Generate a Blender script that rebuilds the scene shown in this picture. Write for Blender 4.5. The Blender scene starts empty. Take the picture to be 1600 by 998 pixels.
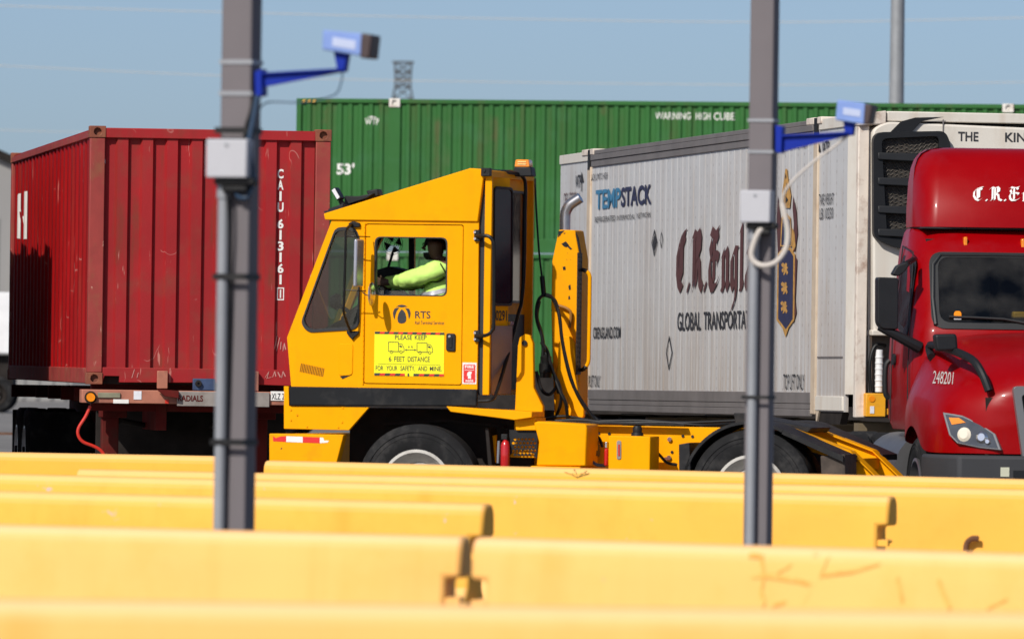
import bpy, bmesh, math, random
from mathutils import Vector, Matrix
from mathutils.geometry import tessellate_polygon
random.seed(7)
SC = bpy.context.scene
COL = SC.collection
R = math.radians

# ------------------------------------------------------------------ camera
F_PX = 13333.0            # 300 mm lens on a 36 mm wide, 1600 px frame
H = 1.60                  # eye height
YH = 565.0                # horizon row at the middle of the frame
ROLL = 0.0140
PITCH = (YH - 499.0) / F_PX
Rv = Vector((math.cos(ROLL), 0, math.sin(ROLL)))
U0 = Vector((-math.sin(ROLL), 0, math.cos(ROLL)))
Fv = (Vector((0, 1, 0)) + U0 * PITCH).normalized()
Uv = (U0 - Fv * U0.dot(Fv)).normalized()
Rv = Fv.cross(Uv).normalized()
CAM = Vector((0, 0, H))
cd = bpy.data.cameras.new('camera')
cam = bpy.data.objects.new('camera', cd)
COL.objects.link(cam)
m = Matrix((( Rv.x, Uv.x, -Fv.x, 0), (Rv.y, Uv.y, -Fv.y, 0), (Rv.z, Uv.z, -Fv.z, H), (0, 0, 0, 1)))
cam.matrix_world = m
cd.lens = 300.0
cd.sensor_width = 36.0
cd.sensor_fit = 'HORIZONTAL'
cd.clip_start = 1.0
cd.clip_end = 12000.0
cd.dof.use_dof = True
cd.dof.focus_distance = 84.0
cd.dof.aperture_fstop = 5.5
SC.camera = cam

# ------------------------------------------------------------------ light
SUN_AZ, SUN_EL = 32.0, 38.0        # degrees left of straight behind the camera / above the horizon
TS = Vector((-math.sin(R(SUN_AZ)) * math.cos(R(SUN_EL)), -math.cos(R(SUN_AZ)) * math.cos(R(SUN_EL)), math.sin(R(SUN_EL))))
sd = bpy.data.lights.new('sun', 'SUN')
sd.energy = 4.2
sd.angle = R(0.53)
sd.color = (1.0, 0.955, 0.88)
so = bpy.data.objects.new('sun', sd)
COL.objects.link(so)
so.rotation_euler = (-TS).to_track_quat('-Z', 'Y').to_euler()
so.location = TS * 200
W = bpy.data.worlds.new('World')
SC.world = W
W.use_nodes = True
wn, wl = W.node_tree.nodes, W.node_tree.links
wn.clear()
sky = wn.new('ShaderNodeTexSky')
sky.sky_type = 'NISHITA'
sky.sun_disc = False
sky.sun_elevation = R(SUN_EL)
sky.sun_rotation = R(180 + SUN_AZ)
sky.altitude = 300.0
sky.air_density = 0.5
sky.dust_density = 1.25
sky.ozone_density = 2.2
bg = wn.new('ShaderNodeBackground')
bg.inputs['Strength'].default_value = 0.102
wo = wn.new('ShaderNodeOutputWorld')
wl.new(sky.outputs[0], bg.inputs['Color'])
wl.new(bg.outputs[0], wo.inputs['Surface'])
SC.view_settings.view_transform = 'Standard'
SC.view_settings.look = 'None'
SC.view_settings.exposure = 0.0
SC.view_settings.gamma = 1.0
SC.view_settings.use_curve_mapping = False
SC.cycles.max_bounces = 8
SC.cycles.transparent_max_bounces = 12

# ------------------------------------------------------------------ helpers
def ray(px, py):
    return (Fv + Rv * ((px - 800.0) / F_PX) + Uv * ((499.0 - py) / F_PX))
def at_z(px, py, z):                 # pixel -> world point on a horizontal plane
    d = ray(px, py)
    t = (z - CAM.z) / d.z
    return CAM + d * t
def at_d(px, py, D):                 # pixel -> world point at depth D
    return CAM + ray(px, py) * D

class Frame:
    """a thing's own axes: x along its width, y into the picture, z up"""
    def __init__(s, x, y, yaw, z=0.0):
        s.o = Vector((x, y, z)); s.yaw = yaw
        c, n = math.cos(yaw), math.sin(yaw)
        s.u = Vector((c, n, 0)); s.v = Vector((-n, c, 0))
    def hit(s, px, py, axis='y', val=0.0):
        d = ray(px, py); n = s.v if axis == 'y' else s.u
        t = (val - n.dot(CAM - s.o)) / n.dot(d)
        p = CAM + d * t - s.o
        return Vector((p.dot(s.u), p.dot(s.v), p.z))
    def xz(s, px, py, y=0.0):
        p = s.hit(px, py, 'y', y); return (p.x, p.z)
    def yz(s, px, py, x=0.0):
        p = s.hit(px, py, 'x', x); return (p.y, p.z)
    def dep(s, px, D0):
        pass

def srgb(r, g, b):
    f = lambda c: (c / 255 / 12.92) if c / 255 <= 0.04045 else ((c / 255 + 0.055) / 1.055) ** 2.4
    return (f(r), f(g), f(b))

MATS = {}
def mat(name, col, rough=0.5, metal=0.0, var=0.10, vscale=2.0, dirt=None, streak=None, chips=None, scratch=None, bump=None, coat=0.0, spec=0.5, rivets=None, emit=None, uptint=None, lowgrime=None, runs=None, scrape=None):
    """procedural paint: base tone that wanders a little, plus optional dirt, rain streaks, chips and scratches"""
    if name in MATS: return MATS[name]
    mt = bpy.data.materials.new(name); mt.use_nodes = True
    nt = mt.node_tree; N, L = nt.nodes, nt.links
    b = N['Principled BSDF']
    b.inputs['Roughness'].default_value = rough
    b.inputs['Metallic'].default_value = metal
    b.inputs['Specular IOR Level'].default_value = spec
    b.inputs['Coat Weight'].default_value = coat
    b.inputs['Coat Roughness'].default_value = 0.08
    tc = N.new('ShaderNodeTexCoord')
    def noise(scale, detail=4.0, vec=None, rough_=0.55, sx=None):
        n = N.new('ShaderNodeTexNoise'); n.inputs['Scale'].default_value = scale; n.inputs['Detail'].default_value = detail; n.inputs['Roughness'].default_value = rough_
        src = tc.outputs['Object']
        if sx:
            mp = N.new('ShaderNodeMapping'); mp.inputs['Scale'].default_value = sx; L.new(src, mp.inputs['Vector']); src = mp.outputs[0]
        L.new(src, n.inputs['Vector']); return n.outputs['Fac']
    def ramp(fac, a, c):
        r = N.new('ShaderNodeMapRange'); r.inputs['From Min'].default_value = a; r.inputs['From Max'].default_value = c
        r.clamp = True; L.new(fac, r.inputs['Value']); return r.outputs['Result']
    def mul(x, y):
        q = N.new('ShaderNodeMath'); q.operation = 'MULTIPLY'
        for i, z in enumerate((x, y)):
            if isinstance(z, (int, float)): q.inputs[i].default_value = z
            else: L.new(z, q.inputs[i])
        return q.outputs[0]
    def mathn(op, x, y=0.0):
        q = N.new('ShaderNodeMath'); q.operation = op
        for i, z in enumerate((x, y)):
            if isinstance(z, (int, float)): q.inputs[i].default_value = z
            else: L.new(z, q.inputs[i])
        return q.outputs[0]
    def mix(fac, c1, c2):
        q = N.new('ShaderNodeMix'); q.data_type = 'RGBA'
        if isinstance(fac, (int, float)): q.inputs[0].default_value = fac
        else: L.new(fac, q.inputs[0])
        for i, z in ((6, c1), (7, c2)):
            if isinstance(z, tuple): q.inputs[i].default_value = (*z, 1)
            else: L.new(z, q.inputs[i])
        return q.outputs[2]
    c = tuple(col)
    lo = tuple(x * (1 - var) for x in c); hi = tuple(min(1, x * (1 + var * 0.7)) for x in c)
    cur = mix(ramp(noise(vscale, 5), 0.32, 0.68), lo, hi)
    if streak:                       # (colour, amount, scale)
        s = noise(streak[2], 3, sx=(1, 1, 0.035))
        p = noise(0.9, 3)
        cur = mix(mul(mul(ramp(s, 0.52, 0.75), ramp(p, 0.35, 0.65)), streak[1]), cur, streak[0])
    if dirt:                         # (colour, amount, scale)
        cur = mix(mul(ramp(noise(dirt[2], 6, rough_=0.65), 0.50, 0.78), dirt[1]), cur, dirt[0])
    if chips:                        # (colour, threshold, scale)
        cur = mix(ramp(noise(chips[2], 6, rough_=0.7), chips[1], chips[1] + 0.02), cur, chips[0])
    if scratch:                      # (colour, amount, scale)
        s = noise(scratch[2], 2.0)
        d = mathn('ABSOLUTE', mathn('SUBTRACT', s, 0.5))
        line = ramp(d, 0.006, 0.002)
        msk = ramp(noise(scratch[2] * 0.8 + 0.37, 2, sx=(1.3, 1.1, 1.0)), 0.60, 0.64)
        cur = mix(mul(mul(line, msk), scratch[1]), cur, scratch[0])
    if rivets:                       # (axis, column pitch, row pitch, radius, colour)
        sp = N.new('ShaderNodeSeparateXYZ'); L.new(tc.outputs['Object'], sp.inputs[0])
        def cell(o, p):
            return mul(mathn('ABSOLUTE', mathn('SUBTRACT', mathn('FRACT', mathn('DIVIDE', o, p)), 0.5)), p)
        dc = cell(sp.outputs[rivets[0]], rivets[1]); dr = cell(sp.outputs[2], rivets[2])
        rr = mathn('SQRT', mathn('ADD', mul(dc, dc), mul(dr, dr)))
        cur = mix(mul(mul(ramp(rr, rivets[3] * 1.25, rivets[3] * 0.7), ramp(noise(1.7, 4), 0.30, 0.62)), 0.55), cur, rivets[4])
        seam = ramp(dc, rivets[3] * 1.0, rivets[3] * 0.2)
        cur = mix(mul(mul(seam, ramp(noise(2.3, 3, sx=(1, 1, 0.3)), 0.35, 0.65)), 0.30), cur, rivets[4])
    if runs:                         # (colour, amount, scale): rust running down in narrow tongues
        cur = mix(mul(mul(ramp(noise(runs[2], 4, sx=(1, 1, 0.06)), 0.56, 0.70), ramp(noise(1.6, 4), 0.45, 0.60)), runs[1]), cur, runs[0])
    if scrape:                       # (colour, amount, scale): short upright rubs down to the primer
        cur = mix(mul(mul(ramp(noise(scrape[2], 3, sx=(1, 1, 0.13)), 0.66, 0.70), ramp(noise(2.2, 2), 0.50, 0.58)), scrape[1]), cur, scrape[0])
    if lowgrime:                     # (colour, amount, z below which road spray builds up)
        sp2 = N.new('ShaderNodeSeparateXYZ'); L.new(tc.outputs['Object'], sp2.inputs[0])
        hz = mathn('ADD', sp2.outputs[2], mul(mathn('SUBTRACT', noise(5.0, 3, sx=(1, 1, 0.02)), 0.5), lowgrime[2] * 1.6))
        s = noise(10.0, 4, sx=(1, 1, 0.03))
        cur = mix(mul(mul(ramp(hz, lowgrime[2], lowgrime[2] * 0.2), ramp(s, 0.40, 0.62)), lowgrime[1]), cur, lowgrime[0])
    if uptint:                       # (colour, amount): paler tint on upward faces
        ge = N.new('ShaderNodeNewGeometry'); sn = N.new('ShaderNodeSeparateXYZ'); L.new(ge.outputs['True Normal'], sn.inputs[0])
        cur = mix(mul(ramp(sn.outputs[2], 0.15, 0.6), uptint[1]), cur, uptint[0])
    L.new(cur, b.inputs['Base Color'])
    rr_ = N.new('ShaderNodeMapRange'); rr_.inputs['To Min'].default_value = max(0.02, rough - 0.10); rr_.inputs['To Max'].default_value = min(1, rough + 0.12)
    L.new(noise(6.0, 4), rr_.inputs['Value']); L.new(rr_.outputs[0], b.inputs['Roughness'])
    if bump:
        bp = N.new('ShaderNodeBump'); bp.inputs['Strength'].default_value = bump[0]; bp.inputs['Distance'].default_value = bump[2] if len(bump) > 2 else 0.02
        L.new(noise(bump[1], 4), bp.inputs['Height']); L.new(bp.outputs[0], b.inputs['Normal'])
    if emit:
        b.inputs['Emission Color'].default_value = (*emit[0], 1); b.inputs['Emission Strength'].default_value = emit[1]
    MATS[name] = mt
    return mt

def glass(name, tint, trans=0.75, rough=0.02, dust=0.05):
    """tinted pane: lets light through, reflects more at grazing angles"""
    if name in MATS: return MATS[name]
    mt = bpy.data.materials.new(name); mt.use_nodes = True
    nt = mt.node_tree; N, L = nt.nodes, nt.links; N.clear()
    out = N.new('ShaderNodeOutputMaterial')
    tr = N.new('ShaderNodeBsdfTransparent'); tr.inputs[0].default_value = (*[trans * t for t in tint], 1)
    gl = N.new('ShaderNodeBsdfGlossy'); gl.inputs['Roughness'].default_value = rough; gl.inputs[0].default_value = (0.75, 0.8, 0.85, 1)
    lw = N.new('ShaderNodeLayerWeight'); lw.inputs['Blend'].default_value = 0.5
    pw = N.new('ShaderNodeMath'); pw.operation = 'POWER'; pw.inputs[1].default_value = 5.0; L.new(lw.outputs['Facing'], pw.inputs[0])
    fr = N.new('ShaderNodeMapRange'); fr.inputs['To Min'].default_value = 0.045; fr.inputs['To Max'].default_value = 1.0; L.new(pw.outputs[0], fr.inputs[0])
    mx = N.new('ShaderNodeMixShader')
    L.new(fr.outputs[0], mx.inputs[0]); L.new(tr.outputs[0], mx.inputs[1]); L.new(gl.outputs[0], mx.inputs[2])
    tc = N.new('ShaderNodeTexCoord'); n = N.new('ShaderNodeTexNoise'); n.inputs['Scale'].default_value = 3.0; n.inputs['Detail'].default_value = 6
    L.new(tc.outputs['Object'], n.inputs['Vector'])
    df = N.new('ShaderNodeBsdfDiffuse'); df.inputs[0].default_value = (0.42, 0.40, 0.36, 1)
    mr = N.new('ShaderNodeMapRange'); mr.inputs['From Min'].default_value = 0.4; mr.inputs['From Max'].default_value = 0.8
    mr.inputs['To Max'].default_value = dust; L.new(n.outputs[0], mr.inputs[0])
    m2 = N.new('ShaderNodeMixShader'); L.new(mr.outputs[0], m2.inputs[0]); L.new(mx.outputs[0], m2.inputs[1]); L.new(df.outputs[0], m2.inputs[2])
    L.new(m2.outputs[0], out.inputs[0])
    MATS[name] = mt
    return mt

class MB:
    """collects shapes into one mesh"""
    def __init__(s): s.bm = bmesh.new()
    def face(s, pts):
        try: return s.bm.faces.new([s.bm.verts.new(p) for p in pts])
        except ValueError: pass
    def hexa(s, p):                  # 8 points: bottom ring 0-3, top ring 4-7
        v = [s.bm.verts.new(q) for q in p]
        for f in ((0, 3, 2, 1), (4, 5, 6, 7), (0, 1, 5, 4), (1, 2, 6, 5), (2, 3, 7, 6), (3, 0, 4, 7)):
            s.bm.faces.new([v[i] for i in f])
        return s
    def box(s, x0, x1, y0, y1, z0, z1):
        return s.hexa([(x0, y0, z0), (x1, y0, z0), (x1, y1, z0), (x0, y1, z0), (x0, y0, z1), (x1, y0, z1), (x1, y1, z1), (x0, y1, z1)])
    def prism(s, poly, a, b, axis='y'):
        """a flat outline pushed from a to b along an axis; outline is (x,z) for y, (y,z) for x, (x,y) for z"""
        def P(q, t): return {'y': (q[0], t, q[1]), 'x': (t, q[0], q[1]), 'z': (q[0], q[1], t)}[axis]
        A = [s.bm.verts.new(P(q, a)) for q in poly]; B = [s.bm.verts.new(P(q, b)) for q in poly]
        n = len(poly)
        s.bm.faces.new(A); s.bm.faces.new(B[::-1])
        for i in range(n): s.bm.faces.new([A[i], B[i], B[(i + 1) % n], A[(i + 1) % n]])
        return s
    def plate(s, outer, holes, a, b, axis='y'):
        """flat sheet with openings, from a to b"""
        def P(q, t): return {'y': (q[0], t, q[1]), 'x': (t, q[0], q[1]), 'z': (q[0], q[1], t)}[axis]
        loops = [list(outer)] + [list(h) for h in holes]
        tris = tessellate_polygon([[Vector((q[0], q[1], 0)) for q in lp] for lp in loops])
        flat = [q for lp in loops for q in lp]
        A = [s.bm.verts.new(P(q, a)) for q in flat]; B = [s.bm.verts.new(P(q, b)) for q in flat]
        for t in tris:
            try:
                s.bm.faces.new([A[i] for i in t]); s.bm.faces.new([B[i] for i in reversed(t)])
            except ValueError: pass
        k = 0
        for lp in loops:
            n = len(lp)
            for i in range(n):
                j = (i + 1) % n
                s.bm.faces.new([A[k + i], B[k + i], B[k + j], A[k + j]])
            k += n
        return s
    def tube(s, pts, r, seg=10, closed=False):
        pts = [Vector(p) for p in pts]; rings = []
        rs = r if isinstance(r, (list, tuple)) else [r] * len(pts)
        prev = None
        for i, p in enumerate(pts):
            if closed: d = pts[(i + 1) % len(pts)] - pts[i - 1]
            else: d = pts[min(i + 1, len(pts) - 1)] - pts[max(i - 1, 0)]
            d.normalize()
            if prev is None:
                a = Vector((0, 0, 1)) if abs(d.z) < 0.9 else Vector((1, 0, 0))
                n = d.cross(a).normalized()
            else:
                n = (prev - d * prev.dot(d))
                n = n.normalized() if n.length > 1e-6 else d.orthogonal().normalized()
            prev = n; bq = d.cross(n)
            rings.append([s.bm.verts.new(p + (n * math.cos(2 * math.pi * k / seg) + bq * math.sin(2 * math.pi * k / seg)) * rs[i]) for k in range(seg)])
        m_ = len(rings)
        for i in range(m_ if closed else m_ - 1):
            A, B = rings[i], rings[(i + 1) % m_]
            for k in range(seg): s.bm.faces.new([A[k], A[(k + 1) % seg], B[(k + 1) % seg], B[k]])
        if not closed:
            s.bm.faces.new(rings[0][::-1]); s.bm.faces.new(rings[-1])
        return s
    def cyl(s, p0, p1, r0, r1=None, seg=20):
        return s.tube([p0, p1], [r0, r0 if r1 is None else r1], seg)
    def lathe(s, prof, c, axis='y', seg=40, closed=True):
        """ring profile [(radius, offset along axis)] turned about an axis through c"""
        rings = []
        for (r, o) in prof:
            ring = []
            for k in range(seg):
                t = 2 * math.pi * k / seg; a, b_ = r * math.cos(t), r * math.sin(t)
                q = {'y': (a, o, b_), 'x': (o, a, b_), 'z': (a, b_, o)}[axis]
                ring.append(s.bm.verts.new((c[0] + q[0], c[1] + q[1], c[2] + q[2])))
            rings.append(ring)
        n = len(rings)
        for i in range(n if closed else n - 1):
            A, B = rings[i], rings[(i + 1) % n]
            for k in range(seg): s.bm.faces.new([A[k], A[(k + 1) % seg], B[(k + 1) % seg], B[k]])
        if not closed:
            s.bm.faces.new(rings[0]); s.bm.faces.new(rings[-1][::-1])
        return s
    def loft(s, rings, closed=False, cap=True, skip=()):
        """skin through a list of equally long point rows"""
        V = [[s.bm.verts.new(p) for p in r_] for r_ in rings]
        n = len(V[0])
        for i in range(len(V) - 1):
            for k in range(n if closed else n - 1):
                if (i, k) in skip: continue
                s.bm.faces.new([V[i][k], V[i][(k + 1) % n], V[i + 1][(k + 1) % n], V[i + 1][k]])
        if cap:
            s.bm.faces.new(V[0][::-1]); s.bm.faces.new(V[-1])
        return s
    def flat(s, verts, faces, fn):
        V = [s.bm.verts.new(fn(a, b_)) for a, b_ in verts]
        for f in faces:
            try: s.bm.faces.new([V[i] for i in f])
            except ValueError: pass
        return s
    def build(s, name, material, parent=None, bevel=0.0, smooth=True, angle=32, segs=2, normals=True):
        me = bpy.data.meshes.new(name)
        if normals: bmesh.ops.recalc_face_normals(s.bm, faces=s.bm.faces)
        s.bm.to_mesh(me); s.bm.free()
        me.materials.append(material)
        if smooth:
            me.polygons.foreach_set('use_smooth', [True] * len(me.polygons))
            me.set_sharp_from_angle(angle=R(angle))
        o = bpy.data.objects.new(name, me); COL.objects.link(o)
        if parent: o.parent = parent
        if bevel:
            bv = o.modifiers.new('bevel', 'BEVEL'); bv.width = bevel; bv.segments = segs; bv.limit_method = 'ANGLE'; bv.angle_limit = R(35)
            bv.harden_normals = False
        return o

def empty(name, loc, rz=0.0):
    o = bpy.data.objects.new(name, None); COL.objects.link(o)
    o.location = loc; o.rotation_euler = (0, 0, rz); o.empty_display_size = 0.3
    return o
def tag(o, label=None, cat=None, group=None, kind=None):
    if label: o['label'] = label
    if cat: o['category'] = cat
    if group: o['group'] = group
    if kind: o['kind'] = kind
    return o
def rpoly(pts, r, n=5):
    """outline with rounded corners; r one number or one per corner"""
    out = []; m_ = len(pts)
    rs = r if isinstance(r, (list, tuple)) else [r] * m_
    for i in range(m_):
        p = Vector(pts[i]).to_2d(); a = Vector(pts[i - 1]).to_2d() - p; b = Vector(pts[(i + 1) % m_]).to_2d() - p
        q = min(rs[i], a.length * 0.48, b.length * 0.48)
        if q < 1e-4: out.append((p.x, p.y)); continue
        A = p + a.normalized() * q; B = p + b.normalized() * q
        for k in range(n + 1):
            t = k / n; w = A.lerp(p, t).lerp(p.lerp(B, t), t); out.append((w.x, w.y))
    return out
def smooth_path(pts, n=6):
    pts = [Vector(p) for p in pts]; out = []
    for i in range(len(pts) - 1):
        p0 = pts[max(i - 1, 0)]; p1 = pts[i]; p2 = pts[i + 1]; p3 = pts[min(i + 2, len(pts) - 1)]
        for k in range(n):
            t = k / n
            out.append(0.5 * ((2 * p1) + (p2 - p0) * t + (2 * p0 - 5 * p1 + 4 * p2 - p3) * t * t + (3 * p1 - p0 - 3 * p2 + p3) * t ** 3))
    out.append(pts[-1]); return out
def rect(x0, x1, z0, z1): return [(x0, z0), (x1, z0), (x1, z1), (x0, z1)]

# ------------------------------------------------------------------ lettering
_dg = None
def text_shape(body, bold=0.0, space=1.0):
    """outline lettering as flat mesh, normalised so width and cap box are 0..w, 0..h"""
    cu = bpy.data.curves.new('lettering', 'FONT'); cu.body = body; cu.offset = bold; cu.space_character = space; cu.resolution_u = 3
    o = bpy.data.objects.new('lettering', cu); COL.objects.link(o)
    dg = bpy.context.evaluated_depsgraph_get(); dg.update()
    me = o.evaluated_get(dg).to_mesh()
    vs = [(v.co.x, v.co.y) for v in me.vertices]; fs = [tuple(p.vertices) for p in me.polygons]
    bpy.data.objects.remove(o); bpy.data.curves.remove(cu)
    x0 = min(v[0] for v in vs); x1 = max(v[0] for v in vs); y0 = min(v[1] for v in vs); y1 = max(v[1] for v in vs)
    return [((x - x0) / (x1 - x0), (y - y0) / (y1 - y0)) for x, y in vs], fs
def put_text(mb, body, fn, bold=0.0, space=1.0):
    """fn maps the unit box (s,t) to a 3-D point"""
    v, f = text_shape(body, bold, space)
    mb.flat(v, f, fn)
NIB = R(38)
def nib_strokes(strokes, w, ang=NIB):
    """broad-pen strokes: each polyline is swept by a slanted nib -> flat quads"""
    d = (math.cos(ang) * w / 2, math.sin(ang) * w / 2); vs = []; fs = []
    for st in strokes:
        for (a, b) in zip(st[:-1], st[1:]):
            k = len(vs)
            q = [(a[0] - d[0], a[1] - d[1]), (a[0] + d[0], a[1] + d[1]), (b[0] + d[0], b[1] + d[1]), (b[0] - d[0], b[1] - d[1])]
            vs += q; fs.append((k, k + 1, k + 2, k + 3))
    return vs, fs
# blackletter alphabet: strokes on a grid, cap height 1, x height 0.66
BLK = {
 'C': (0.82, [[(0.66, 0.80), (0.52, 0.93), (0.34, 0.86), (0.17, 0.66), (0.15, 0.36), (0.27, 0.14), (0.46, 0.04), (0.64, 0.16)], [(0.38, 0.84), (0.38, 0.18)], [(0.52, 0.93), (0.74, 0.97)], [(0.50, 0.86), (0.48, 0.24)]]),
 '.': (0.26, [[(0.12, 0.10), (0.14, 0.02)], [(0.10, 0.06), (0.17, 0.06)]]),
 'R': (0.92, [[(0.06, 0.80), (0.22, 0.95), (0.40, 0.90), (0.58, 0.97), (0.70, 0.82), (0.66, 0.62), (0.42, 0.52)], [(0.27, 0.90), (0.25, 0.14), (0.14, 0.02)], [(0.42, 0.88), (0.40, 0.10), (0.30, 0.02)], [(0.46, 0.53), (0.62, 0.42), (0.66, 0.14), (0.84, 0.03)], [(0.60, 0.90), (0.58, 0.60)]]),
 'E': (0.92, [[(0.10, 0.84), (0.26, 0.97), (0.50, 0.90), (0.78, 0.99)], [(0.64, 0.94), (0.70, 0.80)], [(0.36, 0.90), (0.22, 0.74), (0.30, 0.60), (0.18, 0.40), (0.20, 0.16), (0.34, 0.03), (0.56, 0.05), (0.80, 0.18)], [(0.46, 0.88), (0.44, 0.12)], [(0.30, 0.52), (0.56, 0.58), (0.74, 0.54), (0.70, 0.44)]]),
 'n': (0.62, [[(0.06, 0.52), (0.16, 0.62), (0.16, 0.10), (0.24, 0.02)], [(0.20, 0.54), (0.38, 0.64), (0.45, 0.54), (0.45, 0.10), (0.53, 0.02)], [(0.10, 0.06), (0.18, 0.02)]]),
 'g': (0.62, [[(0.30, 0.64), (0.14, 0.52), (0.14, 0.14), (0.26, 0.02), (0.42, 0.12)], [(0.28, 0.63), (0.52, 0.62)], [(0.43, 0.60), (0.44, -0.04), (0.34, -0.22), (0.16, -0.30)], [(0.26, -0.20), (0.16, -0.30)]]),
 'l': (0.34, [[(0.06, 0.92), (0.15, 1.02), (0.15, 0.10), (0.24, 0.02)], [(0.10, 0.05), (0.16, 0.02)]]),
 'a': (0.60, [[(0.10, 0.54), (0.24, 0.64), (0.40, 0.56), (0.42, 0.12), (0.52, 0.02)], [(0.40, 0.38), (0.16, 0.28), (0.14, 0.12), (0.24, 0.02), (0.40, 0.12)]]),
 'd': (0.62, [[(0.14, 0.98), (0.30, 0.86), (0.46, 0.58), (0.46, 0.14), (0.32, 0.02), (0.14, 0.14), (0.14, 0.46), (0.30, 0.62)]]),
}
def blackletter(word, w=0.15):
    vs, fs, x = [], [], 0.0
    for ch in word:
        adv, st = BLK[ch]
        v, f = nib_strokes(st, w)
        k = len(vs); vs += [(a + x, b) for a, b in v]; fs += [tuple(i + k for i in q) for q in f]
        x += adv
    return vs, fs, x
def stack_eps(faces_index):          # overlapping pen strokes: tiny steps so no two lie in one plane
    return (faces_index % 97) * 0.00004

# ------------------------------------------------------------------ materials
M_asphalt = mat('asphalt', (0.20, 0.19, 0.18), 0.9, var=0.25, vscale=0.4, dirt=((0.10, 0.095, 0.09), 0.7, 0.15), bump=(0.3, 40, 0.01))
M_barrier = mat('barrier_yellow', (0.93, 0.475, 0.070), 0.75, uptint=((0.95, 0.55, 0.22), 0.7), streak=((0.80, 0.34, 0.035), 0.5, 6.0), var=0.05, vscale=1.2, dirt=((0.80, 0.33, 0.03), 0.45, 2.2), chips=((0.55, 0.45, 0.38), 0.665, 5.0), bump=(0.25, 30, 0.004), spec=0.3)
M_barrier_far = mat('barrier_yellow_far', (0.90, 0.44, 0.05), 0.75, uptint=((0.93, 0.53, 0.21), 0.7), var=0.07, vscale=1.2, dirt=((0.72, 0.34, 0.05), 0.5, 3.0), chips=((0.50, 0.42, 0.38), 0.675, 6.0), bump=(0.25, 30, 0.004), spec=0.3)
M_barrier_near = mat('barrier_yellow_faded', (0.96, 0.52, 0.150), 0.75, uptint=((0.97, 0.58, 0.29), 0.7), streak=((0.84, 0.37, 0.06), 0.5, 4.0), var=0.04, vscale=1.0, dirt=((0.84, 0.40, 0.06), 0.5, 1.8), chips=((0.66, 0.42, 0.22), 0.69, 4.5), bump=(0.25, 30, 0.004), spec=0.3)
M_rust = mat('rusty_steel', (0.13, 0.055, 0.025), 0.9, var=0.5, vscale=12)
M_scuff = mat('brown_scuff', (0.90, 0.455, 0.105), 0.9, var=0.05, vscale=20, dirt=((0.58, 0.25, 0.04), 0.8, 14.0), chips=((0.95, 0.51, 0.14), 0.56, 25.0))
M_red = mat('container_red', (0.32, 0.015, 0.018), 0.6, spec=0.25, var=0.13, vscale=1.1, streak=((0.17, 0.03, 0.022), 0.7, 8.0), dirt=((0.19, 0.055, 0.035), 0.6, 2.6), chips=((0.10, 0.03, 0.02), 0.72, 7.0), scratch=((0.60, 0.30, 0.26), 0.45, 2.1), runs=((0.13, 0.045, 0.022), 0.65, 7.0), scrape=((0.52, 0.22, 0.18), 0.75, 22.0), bump=(0.3, 1.4, 0.012))
M_red_post = mat('container_red_worn', (0.30, 0.035, 0.028), 0.6, var=0.2, vscale=3, dirt=((0.22, 0.09, 0.035), 0.8, 4.0), chips=((0.62, 0.36, 0.26), 0.66, 9.0), scrape=((0.66, 0.42, 0.33), 0.9, 24.0), runs=((0.15, 0.07, 0.03), 0.8, 9.0))
M_red_side = mat('container_red_side', (0.27, 0.003, 0.004), 0.55, spec=0.2, var=0.15, vscale=1.1, streak=((0.17, 0.022, 0.012), 0.6, 6.0), scratch=((0.6, 0.3, 0.25), 0.4, 1.2), runs=((0.15, 0.05, 0.03), 0.6, 4.0), scrape=((0.45, 0.16, 0.13), 0.6, 16.0))
M_casting = mat('casting_rust', (0.22, 0.06, 0.03), 0.75, var=0.3, vscale=6, dirt=((0.30, 0.14, 0.06), 0.8, 9.0))
M_white_mark = mat('white_marking', (0.80, 0.78, 0.74), 0.6, var=0.06, vscale=12)
M_chalk = mat('chalk_marking', (0.55, 0.25, 0.22), 0.9, var=0.1, vscale=20)
M_green = mat('container_green', (0.026, 0.125, 0.026), 0.6, spec=0.25, var=0.12, vscale=0.5, streak=((0.065, 0.085, 0.025), 0.85, 5.0), dirt=((0.045, 0.16, 0.065), 0.55, 1.6), runs=((0.12, 0.07, 0.03), 0.5, 3.0), chips=((0.10, 0.05, 0.03), 0.74, 3.0))
M_fit_white = mat('fitting_white', (0.70, 0.66, 0.60), 0.6, var=0.1, vscale=6, dirt=((0.28, 0.13, 0.06), 0.8, 5.0))
M_yellow_tag = mat('yellow_tag', (0.75, 0.42, 0.03), 0.6)
M_black = mat('black_paint', (0.012, 0.012, 0.013), 0.55, spec=0.25, var=0.25, vscale=6, dirt=((0.06, 0.055, 0.05), 0.5, 9.0))
M_rubber = mat('tyre_rubber', (0.014, 0.014, 0.015), 0.85, spec=0.25, var=0.3, vscale=5, dirt=((0.085, 0.08, 0.075), 0.6, 5.0))
M_hose = mat('hose_black', (0.008, 0.008, 0.008), 0.45, spec=0.3, var=0.2, vscale=10)
M_dark = mat('dark_grimy_steel', (0.022, 0.018, 0.016), 0.85, spec=0.2, var=0.4, vscale=4)
M_chas_red = mat('chassis_dark_red', (0.10, 0.010, 0.008), 0.8, spec=0.15, var=0.3, vscale=3, dirt=((0.05, 0.03, 0.02), 0.7, 4.0))
M_salmon = mat('chassis_salmon', (0.43, 0.16, 0.10), 0.7, var=0.22, vscale=4, dirt=((0.20, 0.07, 0.05), 0.7, 5.0), chips=((0.55, 0.34, 0.26), 0.72, 8.0))
M_grey_plate = mat('worn_grey_plate', (0.26, 0.23, 0.21), 0.8, var=0.2, vscale=6, dirt=((0.13, 0.09, 0.07), 0.7, 5.0))
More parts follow.
